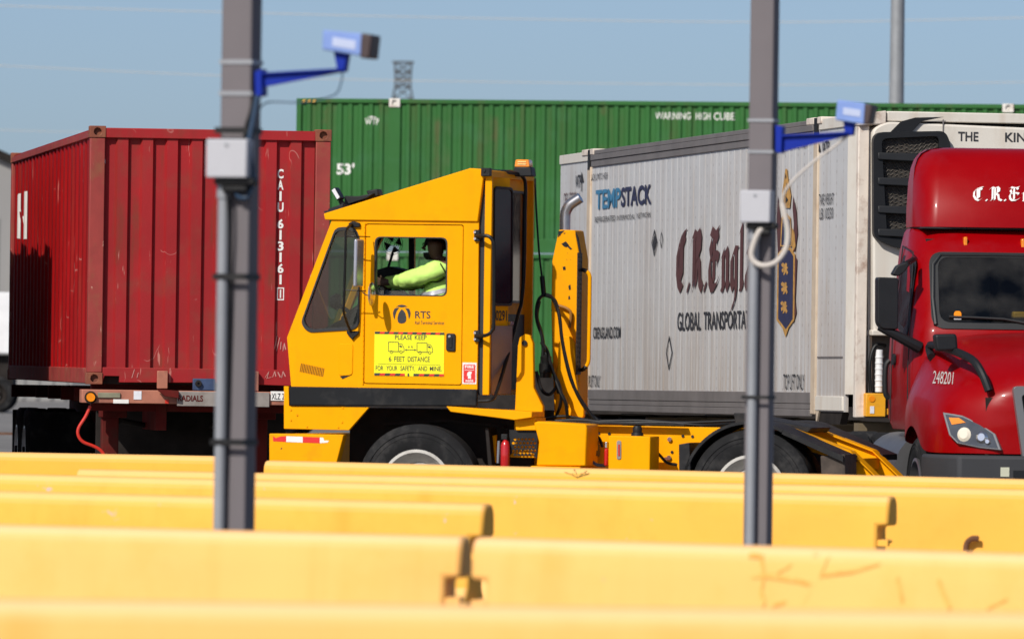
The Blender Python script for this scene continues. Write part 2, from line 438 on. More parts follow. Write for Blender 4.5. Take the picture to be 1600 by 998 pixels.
M_olive = mat('olive_plate', (0.22, 0.21, 0.14), 0.7, var=0.2, vscale=8)
M_sticker = mat('white_sticker', (0.72, 0.72, 0.76), 0.6, var=0.08, vscale=30)
M_amber = mat('amber_lens', (0.85, 0.26, 0.01), 0.15, var=0.1, vscale=20, coat=0.6)
M_blue_box = mat('blue_box_paint', (0.035, 0.06, 0.13), 0.5, var=0.3, vscale=8)
M_redhose = mat('red_hose', (0.60, 0.03, 0.015), 0.35)
M_reefer = mat('reefer_white', (0.56, 0.555, 0.55), 0.42, var=0.06, vscale=0.7, streak=((0.36, 0.30, 0.25), 0.7, 3.2), runs=((0.42, 0.33, 0.25), 0.5, 8.0), dirt=((0.46, 0.40, 0.35), 0.55, 0.6), rivets=(1, 0.305, 0.105, 0.017, (0.22, 0.17, 0.14)), bump=(0.5, 1.2, 0.03), lowgrime=((0.40, 0.33, 0.27), 0.75, 1.5))
M_reefer_end = mat('reefer_white_end', (0.66, 0.62, 0.55), 0.5, var=0.06, vscale=1.0, dirt=((0.42, 0.30, 0.20), 0.35, 3.0), streak=((0.45, 0.30, 0.18), 0.35, 6.0))
M_rail_grey = mat('rail_grey_aluminium', (0.16, 0.145, 0.14), 0.6, var=0.15, vscale=2, streak=((0.10, 0.09, 0.08), 0.4, 5.0))
M_tan = mat('lift_post_tan', (0.54, 0.44, 0.33), 0.7, var=0.12, vscale=3, dirt=((0.34, 0.20, 0.10), 0.6, 5.0))
M_rust_white = mat('rusty_white_post', (0.68, 0.60, 0.52), 0.7, var=0.1, vscale=4, dirt=((0.22, 0.09, 0.04), 0.9, 6.0))
M_blk_mark = mat('black_marking', (0.030, 0.030, 0.035), 0.7, var=0.3, vscale=10)
M_maroon = mat('maroon_lettering', (0.095, 0.034, 0.032), 0.6, var=0.12, vscale=3)
M_lblue = mat('light_blue_lettering', (0.045, 0.20, 0.36), 0.6)
M_navy = mat('navy_lettering', (0.025, 0.028, 0.075), 0.6, var=0.15, vscale=6)
M_gold = mat('gold_marking', (0.50, 0.27, 0.07), 0.6, var=0.35, vscale=14)
M_teal = mat('teal_marking', (0.12, 0.25, 0.26), 0.6, var=0.3, vscale=14)
M_plastic = mat('black_plastic', (0.012, 0.013, 0.015), 0.5, spec=0.3, var=0.15, vscale=4)
M_mesh = mat('grille_mesh', (0.035, 0.030, 0.025), 0.7, var=0.8, vscale=25)
M_galv = mat('galvanised_steel', (0.30, 0.31, 0.32), 0.5, 0.3, var=0.12, vscale=3)
M_wire = mat('power_wire', (0.55, 0.50, 0.43), 0.6)
M_tower = mat('tower_steel', (0.09, 0.09, 0.09), 0.7)
M_shed = mat('warehouse_cladding', (0.30, 0.29, 0.28), 0.7, var=0.08, vscale=0.2)
M_white_paint = mat('white_vehicle_paint', (0.78, 0.78, 0.78), 0.35, coat=0.4)

# ------------------------------------------------------------------ ground
gm = MB(); gm.face([(-2500, -300, 0), (2500, -300, 0), (2500, 9000, 0), (-2500, 9000, 0)])
g = gm.build('ground', M_asphalt, normals=False); tag(g, kind='structure')

# ------------------------------------------------------------------ corrugated sheet
def corr_pts(s0, s1, pitch, depth, out=0.42, slope=0.09, start_in=True):
    pts = []; s = s0; a = (1 - out - 2 * slope)
    while s < s1 - 1e-6:
        for ds, d in ((0, depth), (a * pitch, depth), ((a + slope) * pitch, 0), ((a + slope + out) * pitch, 0)):
            if s + ds <= s1: pts.append((s + ds, d))
        s += pitch
    pts.append((s1, pts[-1][1]))
    return pts
def corr_depth(pts, s):
    for (a, da), (b, db) in zip(pts[:-1], pts[1:]):
        if a <= s <= b: return da + (db - da) * ((s - a) / (b - a) if b > a else 0)
    return 0.0
def draped(mb, vs, fs, pts, fn):
    """lettering painted on corrugated sheet: cut along the folds and laid on them; fn(s, t, depth)"""
    bm = bmesh.new(); V = [bm.verts.new((a, b, 0)) for a, b in vs]
    for f in fs:
        try: bm.faces.new([V[i] for i in f])
        except ValueError: pass
    lo = min(a for a, b in vs); hi = max(a for a, b in vs)
    for (s, d) in pts:
        if lo < s < hi:
            bmesh.ops.bisect_plane(bm, geom=bm.verts[:] + bm.edges[:] + bm.faces[:], dist=1e-6, plane_co=(s, 0, 0), plane_no=(1, 0, 0))
    mp = {v: mb.bm.verts.new(fn(v.co.x, v.co.y, corr_depth(pts, v.co.x))) for v in bm.verts}
    for f in bm.faces:
        try: mb.bm.faces.new([mp[v] for v in f.verts])
        except ValueError: pass
    bm.free()
def scaled(vs, x0, x1, z0, z1): return [(x0 + a * (x1 - x0), z0 + b * (z1 - z0)) for a, b in vs]
def casting(mb, x, y, z, sx, sy, sz, hole=True, face='y', fdir=-1):
    """corner casting: box whose outward faces carry an oval slot"""
    cx, cz = x + sx / 2, z + sz / 2
    el = [(cx + sx * 0.24 * math.cos(t), cz + sz * 0.32 * math.sin(t)) for t in [2 * math.pi * k / 16 for k in range(16)]]
    mb.plate(rect(x, x + sx, z, z + sz), [el], y, y + 0.02, 'y')
    mb.box(x, x + sx, y + 0.07, y + sy, z, z + sz); mb.box(x + 0.014, x + sx - 0.014, y + 0.040, y + 0.068, z + 0.014, z + sz - 0.014)
    mb.box(x, x + 0.012, y + 0.02, y + 0.07, z, z + sz); mb.box(x + sx - 0.012, x + sx, y + 0.02, y + 0.07, z, z + sz)
    mb.box(x + 0.012, x + sx - 0.012, y + 0.02, y + 0.07, z, z + 0.012); mb.box(x + 0.012, x + sx - 0.012, y + 0.02, y + 0.07, z + sz - 0.012, z + sz)

# ------------------------------------------------------------------ barriers
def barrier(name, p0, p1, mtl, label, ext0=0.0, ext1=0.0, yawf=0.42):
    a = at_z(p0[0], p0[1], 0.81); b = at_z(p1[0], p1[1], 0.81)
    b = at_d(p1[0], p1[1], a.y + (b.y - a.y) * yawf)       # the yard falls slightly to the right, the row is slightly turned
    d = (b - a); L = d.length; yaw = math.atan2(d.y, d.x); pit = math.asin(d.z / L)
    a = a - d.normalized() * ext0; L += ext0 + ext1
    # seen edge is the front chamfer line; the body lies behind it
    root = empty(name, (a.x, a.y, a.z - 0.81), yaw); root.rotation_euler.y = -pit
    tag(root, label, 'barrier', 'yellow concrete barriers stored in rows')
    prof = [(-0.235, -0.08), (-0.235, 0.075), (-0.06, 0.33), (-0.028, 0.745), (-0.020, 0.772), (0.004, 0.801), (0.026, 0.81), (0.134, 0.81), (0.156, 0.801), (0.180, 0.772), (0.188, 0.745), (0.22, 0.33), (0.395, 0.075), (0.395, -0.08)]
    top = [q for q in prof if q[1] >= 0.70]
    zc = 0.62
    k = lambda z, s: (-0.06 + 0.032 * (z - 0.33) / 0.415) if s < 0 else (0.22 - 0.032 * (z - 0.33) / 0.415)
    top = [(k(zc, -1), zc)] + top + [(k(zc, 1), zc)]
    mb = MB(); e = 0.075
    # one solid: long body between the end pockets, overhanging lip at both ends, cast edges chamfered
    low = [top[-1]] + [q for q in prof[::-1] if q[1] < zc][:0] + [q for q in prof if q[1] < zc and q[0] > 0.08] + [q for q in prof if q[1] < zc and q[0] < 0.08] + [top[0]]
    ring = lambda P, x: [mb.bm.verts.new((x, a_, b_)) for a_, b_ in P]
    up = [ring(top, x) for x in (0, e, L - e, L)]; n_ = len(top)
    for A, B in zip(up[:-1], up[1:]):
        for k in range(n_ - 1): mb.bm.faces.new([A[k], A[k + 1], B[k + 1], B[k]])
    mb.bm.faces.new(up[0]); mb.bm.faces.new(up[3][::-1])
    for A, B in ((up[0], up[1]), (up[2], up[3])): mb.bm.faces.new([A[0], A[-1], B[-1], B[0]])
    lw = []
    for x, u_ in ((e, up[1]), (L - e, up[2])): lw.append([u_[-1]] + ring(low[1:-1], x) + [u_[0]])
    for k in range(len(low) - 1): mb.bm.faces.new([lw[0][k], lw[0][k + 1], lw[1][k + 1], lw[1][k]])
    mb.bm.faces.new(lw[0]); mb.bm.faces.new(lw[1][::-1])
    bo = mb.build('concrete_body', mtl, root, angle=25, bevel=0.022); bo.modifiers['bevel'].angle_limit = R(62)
    for x, s in ((e, -1), (L - e, 1)):
        lp = MB()
        for z in (0.52, 0.24):
            lp.tube([(x - s * 0.01, 0.03, z), (x + s * 0.045, 0.03, z), (x + s * 0.062, 0.08, z), (x + s * 0.045, 0.13, z), (x - s * 0.01, 0.13, z)], 0.012, 8)
            lp.box(*(sorted((x + s * 0.002, x + s * 0.07))), -0.025, 0.02, z - 0.03, z + 0.01)
        lp.build('connector_loop', mtl, root)
    return root, L
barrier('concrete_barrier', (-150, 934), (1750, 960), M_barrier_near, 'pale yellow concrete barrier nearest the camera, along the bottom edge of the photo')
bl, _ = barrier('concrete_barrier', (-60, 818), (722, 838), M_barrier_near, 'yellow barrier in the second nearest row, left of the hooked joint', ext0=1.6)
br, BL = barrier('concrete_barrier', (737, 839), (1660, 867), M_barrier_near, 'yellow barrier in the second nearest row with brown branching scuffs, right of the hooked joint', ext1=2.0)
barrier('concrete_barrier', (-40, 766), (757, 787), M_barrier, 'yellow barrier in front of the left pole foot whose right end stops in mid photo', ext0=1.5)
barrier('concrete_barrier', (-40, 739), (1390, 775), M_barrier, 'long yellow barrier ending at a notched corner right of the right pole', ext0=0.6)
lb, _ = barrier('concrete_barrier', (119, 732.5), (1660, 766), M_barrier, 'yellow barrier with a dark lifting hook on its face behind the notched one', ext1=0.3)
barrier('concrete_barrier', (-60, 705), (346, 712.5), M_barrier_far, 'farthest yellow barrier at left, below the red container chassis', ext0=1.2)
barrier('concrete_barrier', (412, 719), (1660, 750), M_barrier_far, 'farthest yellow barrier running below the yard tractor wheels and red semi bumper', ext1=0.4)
# brown scuffs where a dry bush rubbed the near barrier
fb = Frame(br.location.x, br.location.y, br.rotation_euler.z)
def scuff(pts, w):
    sc_ = MB(); tl = br.rotation_euler.y
    q = [fb.hit(px, py, 'y', -0.05) for px, py in pts]
    q = [(p.x, p.z - br.location.z + p.x * tl) for p in q]
    vs, fs = nib_strokes([q], w, R(60))
    zof = lambda z: (-0.06 + 0.032 * (z - 0.33) / 0.415) - 0.004
    for f in fs:
        e = stack_eps(random.randrange(97))
        sc_.face([(vs[i][0], zof(vs[i][1]) - e, vs[i][1]) for i in f])
    sc_.build('scuff_mark', M_scuff, br, normals=False)
for pts, w in [([(1166, 866), (1185, 868), (1190, 900), (1186, 925), (1192, 944)], .022), ([(1172, 900), (1205, 898), (1232, 882)], .018), ([(1190, 898), (1240, 906), (1262, 912)], .018), ([(1290, 868), (1280, 895), (1262, 925), (1252, 945)], .022), ([(1278, 898), (1330, 892), (1370, 880)], .016), ([(1398, 902), (1404, 925), (1408, 940)], .020), ([(1462, 905), (1470, 925), (1482, 950)], .022), ([(1540, 950), (1565, 938), (1570, 936)], .016), ([(1205, 945), (1225, 940)], .02), ([(1270, 860), (1268, 866)], .03)]:
    scuff(pts, w * 1.15)
fe = Frame(lb.location.x, lb.location.y, lb.rotation_euler.z)
hk = MB(); hp = [fe.hit(px, py, 'y', -0.09) for px, py in ((1509, 860), (1511, 848), (1519, 841), (1529, 841))]
hk.tube(smooth_path([(p.x, -0.10, p.z - lb.location.z + p.x * lb.rotation_euler.y) for p in hp], 5), 0.02, 8)
hk.build('lifting_hook', M_rust, lb)

# ------------------------------------------------------------------ red container
RF = Frame((135.5 - 800) / F_PX * 85.6, 85.6, R(7.1), 1.316)
WID, LEN, HGT = 2.438, 12.192, 2.591
red = empty('shipping_container', RF.o, RF.yaw)
tag(red, 'worn red container on a chassis, corrugated end wall marked CAIU 613161', 'container')
PW = 0.162
fw = corr_pts(PW, WID - PW, 0.2495, 0.045, out=0.42, slope=0.085)
mb = MB(); zb, zt = 0.17, HGT - 0.118
mb.loft([[(s, 0.028 + d, zb) for s, d in fw], [(s, 0.028 + d, zt) for s, d in fw]], cap=False)
mb.build('end_wall', M_red, red, smooth=False, normals=False)
sw = corr_pts(0.19, LEN - 0.19, 0.555, 0.045, out=0.36, slope=0.13)
mb = MB(); mb.loft([[(0.025 + d, s, 0.16) for s, d in sw], [(0.025 + d, s, HGT - 0.10) for s, d in sw]], cap=False)
mb.build('side_wall', M_red_side, red, smooth=False, normals=False)
mb = MB(); mb.loft([[(WID - 0.025 - d, s, 0.16) for s, d in sw], [(WID - 0.025 - d, s, HGT - 0.10) for s, d in sw]], cap=False)
mb.build('side_wall', M_red_side, red, smooth=False, normals=False)
mb = MB(); mb.box(0.03, WID - 0.03, 0.08, LEN - 0.04, HGT - 0.06, HGT - 0.03); mb.build('roof', M_red_side, red)
mb = MB(); mb.box(0.17, WID - 0.17, LEN - 0.09, LEN - 0.03, 0.1, HGT - 0.1); mb.build('door', M_red, red)
mb = MB(); mb.box(0.065, WID - 0.065, 0.105, LEN - 0.09, 0.004, 0.15); mb.build('floor', M_dark, red)
for x in (0.0, WID - PW):
    for y in (0.0, LEN - 0.178):
        mb = MB(); mb.box(x + 0.006, x + PW - 0.006, y + 0.006, y + 0.165, 0.118, HGT - 0.118); mb.build('corner_post', M_red_post, red, bevel=0.008)
        for z in (0.0, HGT - 0.118):
            mb = MB(); casting(mb, x - 0.002, y - 0.004, z, PW + 0.002, 0.178, 0.118); mb.build('corner_casting', M_casting, red, bevel=0.006)
mb = MB(); mb.box(PW, WID - PW, 0.004, 0.10, HGT - 0.118, HGT - 0.018); mb.build('top_rail', M_red, red, bevel=0.008)
mb = MB(); mb.plate([(PW, 0.012), (PW + 0.02, 0.085), (PW + 0.17, 0.085), (PW + 0.17, 0.022), (1.2, 0.03), (WID - PW - 0.3, 0.012), (WID - PW, 0.012), (WID - PW, 0.172), (PW, 0.172)], [], 0.012, 0.10); mb.build('bottom_rail', M_red, red, bevel=0.005)
for x in (0.0, WID - 0.06):
    mb = MB(); mb.box(x + 0.004, x + 0.056, 0.178, LEN - 0.178, HGT - 0.115, HGT - 0.05); mb.build('roof_rail', M_red_post, red, bevel=0.006)
    mb = MB(); mb.box(x + 0.004, x + 0.056, 0.178, LEN - 0.178, 0.01, 0.165); mb.build('bottom_rail', M_red_post, red, bevel=0.006)
# vertical number, painted over the folds
mb = MB()
ys = [264 + 17.4 * i for i in range(4)] + [342 + 17.4 * i for i in range(6)]
for n_, (ch_, y) in enumerate(zip('CAIU613161', ys)):
    if n_ == 4: mb.build('number_lettering', M_white_mark, red, normals=False); mb = MB()
    x0, z1 = RF.xz(434.3, y, 0.028); x1, z0 = RF.xz(443.6, y + 15.2, 0.028)
    if ch_ in 'I1': x0, x1 = x0 + (x1 - x0) * 0.32, x1 - (x1 - x0) * 0.32
    v, f = text_shape(ch_, bold=0.035)
    draped(mb, scaled(v, x0, x1, z0, z1), f, fw, lambda s, t, d: (s, 0.028 + d - 0.003, t))
mb.build('number_lettering', M_white_mark, red, normals=False)
mb = MB()
x0, z1 = RF.xz(433.5, 449, 0.028); x1, z0 = RF.xz(444.3, 469, 0.028)
for r_ in (rect(x0, x1, z1 - 0.011, z1), rect(x0, x1, z0, z0 + 0.011), rect(x0, x0 + 0.010, z0 + 0.011, z1 - 0.011), rect(x1 - 0.010, x1, z0 + 0.011, z1 - 0.011), rect((x0 + x1) / 2 - 0.007, (x0 + x1) / 2 + 0.007, z0 + 0.022, z1 - 0.022)):
    draped(mb, r_, [(0, 1, 2, 3)], fw, lambda s, t, d: (s, 0.028 + d - 0.003, t))
mb.build('check_digit', M_white_mark, red, normals=False)
# chalk scribbles low on the end wall
mb = MB()
for st in ([(429, 545), (434, 524)], [(433, 548), (438, 527)], [(439, 546), (440, 534)], [(443, 548), (445, 536), (447, 546)], [(414, 590), (420, 580), (417, 591), (424, 589)], [(426, 589), (429, 580), (431, 588)], [(434, 581), (438, 589)], [(440, 590), (442, 580), (446, 588)], [(210, 577), (206, 590), (216, 582), (214, 590)]):
    q = [RF.xz(a, b, 0.012) for a, b in st]
    low = st[0][1] > 572
    v, f = nib_strokes([q], 0.011)
    for ff in f:
        e = stack_eps(random.randrange(97))
        mb.face([(v[i][0], (0.009 if low else 0.028 + corr_depth(fw, v[i][0]) - 0.004) - e, v[i][1]) for i in ff])
mb.build('chalk_mark', M_chalk, red, normals=False)
# big white logo on the long side
mb = MB()
for poly in ([(25, 318), (27.5, 305), (33, 299), (33, 327), (29.5, 331), (29.5, 345), (33, 341), (32.5, 374), (27, 372), (24.5, 360)], [(36, 300), (43.5, 298), (42.5, 372), (34.5, 375), (34.5, 338), (36, 334)]):
    q = [RF.yz(a, b, 0.025) for a, b in poly]
    tr = tessellate_polygon([[Vector((a, b, 0)) for a, b in q]])
    draped(mb, q, [tuple(t) for t in tr], sw, lambda s, t, d: (0.025 + d - 0.004, s, t))
mb.build('logo_marking', M_white_mark, red, normals=False)

# ------------------------------------------------------------------ its chassis
def wheel(root, c, r=0.515, w=0.27, side=-1, rim=True, rim_mat=None, hub=True, axis='y'):
    """truck wheel: tyre with rim and hub as sub-parts; side -1 shows the face towards smaller axis values"""
    s = side; o = lambda v: v * s
    mb = MB(); rb = 0.29
    prof = [(rb, o(-w * .42)), (rb + .02, o(w * .46)), (rb + .06, o(w * .52)), (r * .80, o(w * .56)), (r * .92, o(w * .53)), (r * .965, o(w * .47)), (r, o(w * .40)), (r + .002, o(w * .02)), (r + .002, o(-w * .02)), (r, o(-w * .40)), (r * .94, o(-w * .5)), (r * .75, o(-w * .54)), (rb + .03, o(-w * .5))]
    mb.lathe(prof, c, axis, 56)
    for rr in (r * .80, r * .87):
        mb.lathe([(rr - .004, o(w * .545)), (rr, o(w * .572)), (rr + .004, o(w * .545))], c, axis, 56)
    t = mb.build('wheel', M_rubber, root, angle=28)
    if rim:
        mb = MB()
        mb.lathe([(rb + .018, o(w * .47)), (rb + .022, o(w * .54)), (rb - .004, o(w * .56)), (rb - .02, o(w * .47)), (rb - .04, o(w * .30)), (.20, o(w * .14)), (.17, o(w * .30)), (.13, o(w * .33)), (.13, o(w * .10)), (rb - .01, o(w * .10))], c, axis, 48)
        mb.build('rim', rim_mat or MATS['white_vehicle_paint'], t, angle=30)
        mb = MB(); mb.lathe([(.001, o(w * .62)), (.075, o(w * .60)), (.085, o(w * .34)), (.001, o(w * .33))], c, axis, 24, closed=False)
        for k in range(10):
            a = 2 * math.pi * k / 10; q = [c[0], c[1], c[2]]
            i, j = (0, 2) if axis == 'y' else (1, 2)
            q[i] += .142 * math.cos(a); q[j] += .142 * math.sin(a); p0 = list(q); p1 = list(q)
            n = 1 if axis == 'y' else 0
            p0[n] += o(w * .30); p1[n] += o(w * .42)
            mb.cyl(p0, p1, .017, .014, 6)
        mb.build('hub', M_dark, t)
    return t
CF = Frame(RF.o.x, RF.o.y, RF.yaw, 0.0)
ch = empty('container_chassis', CF.o, CF.yaw)
tag(ch, 'faded red chassis with a salmon crossbar under the red container', 'chassis')
yb = -0.10
def chas_box(name, mtl, px0, py0, px1, py1, y0, y1, bev=0.006):
    x0, z1 = CF.xz(px0, py0, y0); x1, z0 = CF.xz(px1, py1, y0)
    mb = MB(); mb.box(x0, x1, y0, y1, z0, z1); return mb.build(name, mtl, ch, bevel=bev)
chas_box('bolster', M_salmon, 128, 608, 514, 634, yb, 0.22)
chas_box('rubbing_plate', M_grey_plate, 277, 611, 421, 636, yb - 0.035, yb - 0.003)
mb = MB(); x0, z1 = CF.xz(278, 617, yb - .035); x1, z0 = CF.xz(317, 627, yb - .035)
put_text(mb, 'RADIALS', lambda s, t: (x0 + s * (x1 - x0), yb - 0.039, z0 + t * (z1 - z0)), bold=0.02); mb.build('lettering', M_chas_red, ch, normals=False)
mb = MB(); c = CF.xz(141.5, 620.5, yb); mb.cyl((c[0], yb - 0.05, c[1]), (c[0], yb - 0.004, c[1]), 0.042, 0.05, 20); mb.build('marker_light', M_amber, ch)
mb = MB(); mb.lathe([(0.05, yb - 0.03), (0.062, yb - 0.03), (0.062, yb - 0.002), (0.05, yb - 0.002)], (c[0], 0, c[1]), 'y', 20); mb.build('light_bezel', M_dark, ch)
chas_box('name_plate', M_olive, 153, 613, 188, 621.5, yb - 0.02, yb - 0.002, 0.004)
chas_box('sticker', M_sticker, 209, 610.5, 221, 624, yb - 0.006, yb - 0.002, 0)
chas_box('reflective_label', M_white_mark, 177, 623.5, 201, 630, yb - 0.006, yb - 0.002, 0)
chas_box('reflector', M_redhose, 258, 624, 264, 630, yb - 0.008, yb - 0.002, 0)
chas_box('container_guide', M_salmon, 246, 579, 262, 607, yb + 0.03, yb + 0.09)
chas_box('container_guide', M_salmon, 398, 580, 404, 611, yb + 0.03, yb + 0.09)
x0, z1 = CF.xz(244, 608, yb); x1, z0 = CF.xz(278, 622, yb)
mb = MB(); mb.prism([(x0, z1), (x1, z1 - .01), (x1, z0), (x0 + .08, z0 + .02)], yb - 0.10, yb - 0.037); mb.build('bracket', M_chas_red, ch, bevel=0.004)
b_ = chas_box('control_box', M_blue_box, 302, 591, 336, 610, yb + 0.0, yb + 0.10)
mb = MB(); c = CF.xz(310, 599, yb); mb.lathe([(0.012, -0.03), (0.03, -0.03), (0.034, 0.0), (0.012, 0.0)], (c[0], yb - 0.002, c[1]), 'y', 16); mb.build('knob', M_dark, ch)
chas_box('licence_plate', M_white_mark, 423, 611, 449, 626, yb - 0.012, yb - 0.003, 0.003)
mb = MB(); x0, z1 = CF.xz(424.5, 614, yb - .02); x1, z0 = CF.xz(447.5, 624, yb - .02)
put_text(mb, 'XLZ 23', lambda s, t: (x0 + s * (x1 - x0), yb - 0.016, z0 + t * (z1 - z0))); mb.build('plate_lettering', M_blk_mark, ch, normals=False)
for x in (0.72, 1.60):
    mb = MB(); mb.box(x, x + 0.11, 0.22, 12.3, 0.86, 1.24); mb.build('main_beam', M_chas_red, ch, bevel=0.006)
for y in (1.4, 3.2, 5.0, 7.0, 9.0, 11.0, 12.15):
    mb = MB(); mb.box(0.05 if y > 12 else 0.25, 2.39 if y > 12 else 2.2, y, y + 0.12, 1.12, 1.26); mb.build('cross_member', M_chas_red, ch)
for x in (0.21, 1.72):
    mb = MB(); mb.box(x, x + 0.17, 0.62, 0.80, 0.30, 1.12); mb.box(x - 0.02, x + 0.25, 0.58, 0.84, 0.98, 1.12); mb.build('landing_leg', M_chas_red, ch, bevel=0.01)
    mb = MB(); mb.box(x + 0.03, x + 0.14, 0.65, 0.77, 0.04, 0.30); mb.box(x - 0.06, x + 0.23, 0.58, 0.84, 0.0, 0.04); mb.build('landing_foot', M_dark, ch)
for qa, qb in (((0.40, 0.70, 0.95), (0.72, 1.6, 0.9)), ((1.72, 0.70, 0.95), (1.4, 1.6, 0.9))):
    mb = MB(); mb.tube([qa, qb], 0.03, 8); mb.build('landing_brace', M_dark, ch)
mb = MB(); mb.box(0.07, 2.37, 0.24, 0.40, 1.05, 1.3195); mb.build('cross_member', M_chas_red, ch)
mb = MB(); mb.box(0.25, 2.2, 1.9, 2.0, 0.35, 1.30); mb.build('front_bulkhead', M_dark, ch)
mb = MB(); mb.box(0.30, 2.14, 2.2, 2.3, 0.45, 0.86); mb.build('spare_rack', M_dark, ch)
for y in (9.3, 10.6):
    mb = MB(); mb.cyl((0.3, y, 0.50), (2.14, y, 0.50), 0.065, seg=12); mb.build('axle', M_dark, ch)
    for x, s in ((0.14, -1), (0.46, -1), (2.0, 1), (2.32, 1)):
        wheel(ch, (x, y, 0.505), 0.505, 0.25, side=s, rim=(x < 0.2 or x > 2.3), axis='x')
mb = MB(); mb.box(0.62, 1.82, 8.6, 11.4, 0.55, 0.88); mb.build('suspension', M_dark, ch)
for x in (0.0, 1.74):
    for y in (8.45, 11.5):
        mb = MB(); mb.box(x + 0.02, x + 0.68, y, y + 0.02, 0.28, 0.98); mb.build('mud_flap', M_rubber, ch)
mb = MB(); hp = [CF.hit(px, py, 'y', -0.02) for px, py in ((141, 634), (134, 650), (123, 668), (122.5, 680), (130, 690), (147, 697), (158, 704), (166, 716))]
mb.tube(smooth_path([(p.x, -0.02, p.z) for p in hp], 5), 0.017, 10); mb.build('air_hose', M_redhose, ch)

# a second loaded chassis stands left of the frame; only its shadow reaches the picture
nbp = RF.o + RF.u * (-1.0 - 2.438) + RF.v * 4.25
nb = empty('shipping_container', (nbp.x, nbp.y, 0), RF.yaw)
tag(nb, 'container outside the left frame edge that throws the dark shadow on the red side', 'container')
mb = MB(); mb.hexa([(0, 0, 1.2), (2.438, 0, 1.2), (2.438, 12.19, 1.2), (0, 12.19, 1.2), (0, 0, 3.93), (2.438, 0, 3.93), (2.438, 12.19, 4.12), (0, 12.19, 4.12)])
for k in range(14): mb.box(2.30, 2.438, k * 0.43 + .05, k * 0.43 + 0.25, 3.94 + k * .0067, 4.0 + 0.03 * (k % 3) + k * .0067)
mb.build('container_body', M_red_side, nb)
mb = MB()
for y in (1.0, 2.3, 10.0, 11.2):
    for x in (0.0, 2.15): mb.box(x, x + 0.28, y, y + 1.0, 0.0, 1.0)
mb.box(0.2, 2.2, 0.0, 12.0, 0.9, 1.24)
mb.build('undercarriage', M_dark, nb)

# ------------------------------------------------------------------ green containers on the train
GF = Frame((457.5 - 800) / F_PX * 169.0, 169.0, R(-10.0), 6.755 - 2.896)
GL = 16.154
def green_container(z, label, text=True, skirt=0.0):
    root = empty('shipping_container', (GF.o.x, GF.o.y, z), GF.yaw)
    tag(root, label, 'container', 'green containers stacked on the train')
    f = Frame(GF.o.x, GF.o.y, GF.yaw, z); Hh = 2.896
    segs = [(0.10, 1.86), (2.10, 14.05), (14.29, 16.05)]
    allp = []
    mb = MB()
    for a, b in segs:
        p = corr_pts(a, b, 0.2085, 0.036, out=0.36, slope=0.11); allp += p
        mb.loft([[(s, 0.03 + d, 0.16) for s, d in p], [(s, 0.03 + d, Hh - 0.085) for s, d in p]], cap=False)
    mb.build('side_wall', M_green, root, smooth=False, normals=False)
    mb = MB(); mb.box(0.03, GL - 0.03, 2.50, 2.56, 0.1, Hh - 0.08); mb.build('side_wall', M_green, root)
    mb = MB(); mb.box(0.02, GL - 0.02, 0.07, 2.55, Hh - 0.07, Hh - 0.02)
    mb.build('roof', M_green, root)
    for x in (0.0, GL - 0.10):
        mb = MB(); mb.box(x, x + 0.10, 0.006, 2.58, 0.0, Hh - 0.002); mb.build('end_wall', M_green, root, bevel=0.01)
    for x in (1.86, 14.05):
        mb = MB(); mb.box(x, x + 0.24, 0.012, 0.15, 0.12, Hh - 0.12); mb.build('lift_post', M_green, root, bevel=0.008)
        for zz in (0.0, Hh - 0.16):
            mb = MB(); casting(mb, x + 0.01, -0.015, zz - (0 if zz else 0.0), 0.22, 0.16, 0.17); mb.build('lift_fitting', M_fit_white if zz else M_green, root, bevel=0.006)
    for a, b in ((0.10, 1.86), (2.10, 14.05), (14.29, 16.05)):
        mb = MB(); mb.box(a, b, 0.002, 0.07, Hh - 0.085, Hh); mb.build('top_rail', M_green, root, bevel=0.01)
        mb = MB(); mb.box(a, b, 0.002, 0.07, 0.02 - skirt, 0.165); mb.build('bottom_rail', M_green, root, bevel=0.01)
    mb = MB()
    for px in (472, 480, 488):
        x, _ = f.xz(px, 156, 0); mb.hexa([(x, -0.012, Hh - .075), (x + .045, -0.012, Hh - .075), (x + .045, -.002, Hh - .075), (x, -.002, Hh - .075), (x + .03, -0.012, Hh - .03), (x + .085, -0.012, Hh - .03), (x + .085, -.002, Hh - .03), (x + .03, -.002, Hh - .03)])
    mb.build('hazard_tag', M_yellow_tag, root)
    if text:
        for body, a, b, c_, d_, bd in (("53'", 526, 255, 553, 273, 0.03), ('WTP', 570, 185, 592, 195, 0.008), ('WARNING', 1024, 175.5, 1079, 187, 0.006), ('HIGH', 1087, 176, 1110, 187.5, 0.006), ('CUBE', 1115, 176, 1148, 188, 0.006)):
            x0, z1 = f.xz(a, b, 0.03); x1, z0 = f.xz(c_, d_, 0.03)
            v, fc = text_shape(body, bold=bd); mb = MB()
            draped(mb, scaled(v, x0, x1, z0, z1), fc, allp, lambda s, t, d: (s, 0.03 + d - 0.006, t))
            mb.build('lettering', M_white_mark, root, normals=False)
        mb = MB()
        ar = [f.xz(px, py, 0.03) for px, py in ((573, 184), (581, 181.5), (589, 183.8))]
        draped(mb, ar, [(0, 1, 2)], allp, lambda s, t, d: (s, 0.03 + d - 0.006, t))
        mb.build('arrow_mark', M_white_mark, root, normals=False)
    return root
green_container(GF.o.z, "upper green container marked 53' and WARNING HIGH CUBE, behind the yard tractor", skirt=0.13)
green_container(GF.o.z - 3.03, 'lower green container of the stack, seen through the yard tractor cab windows', text=False)
wc = empty('well_car', (GF.o.x, GF.o.y, 0), GF.yaw)
tag(wc, 'dark railway well car carrying the stacked green containers', 'railcar')
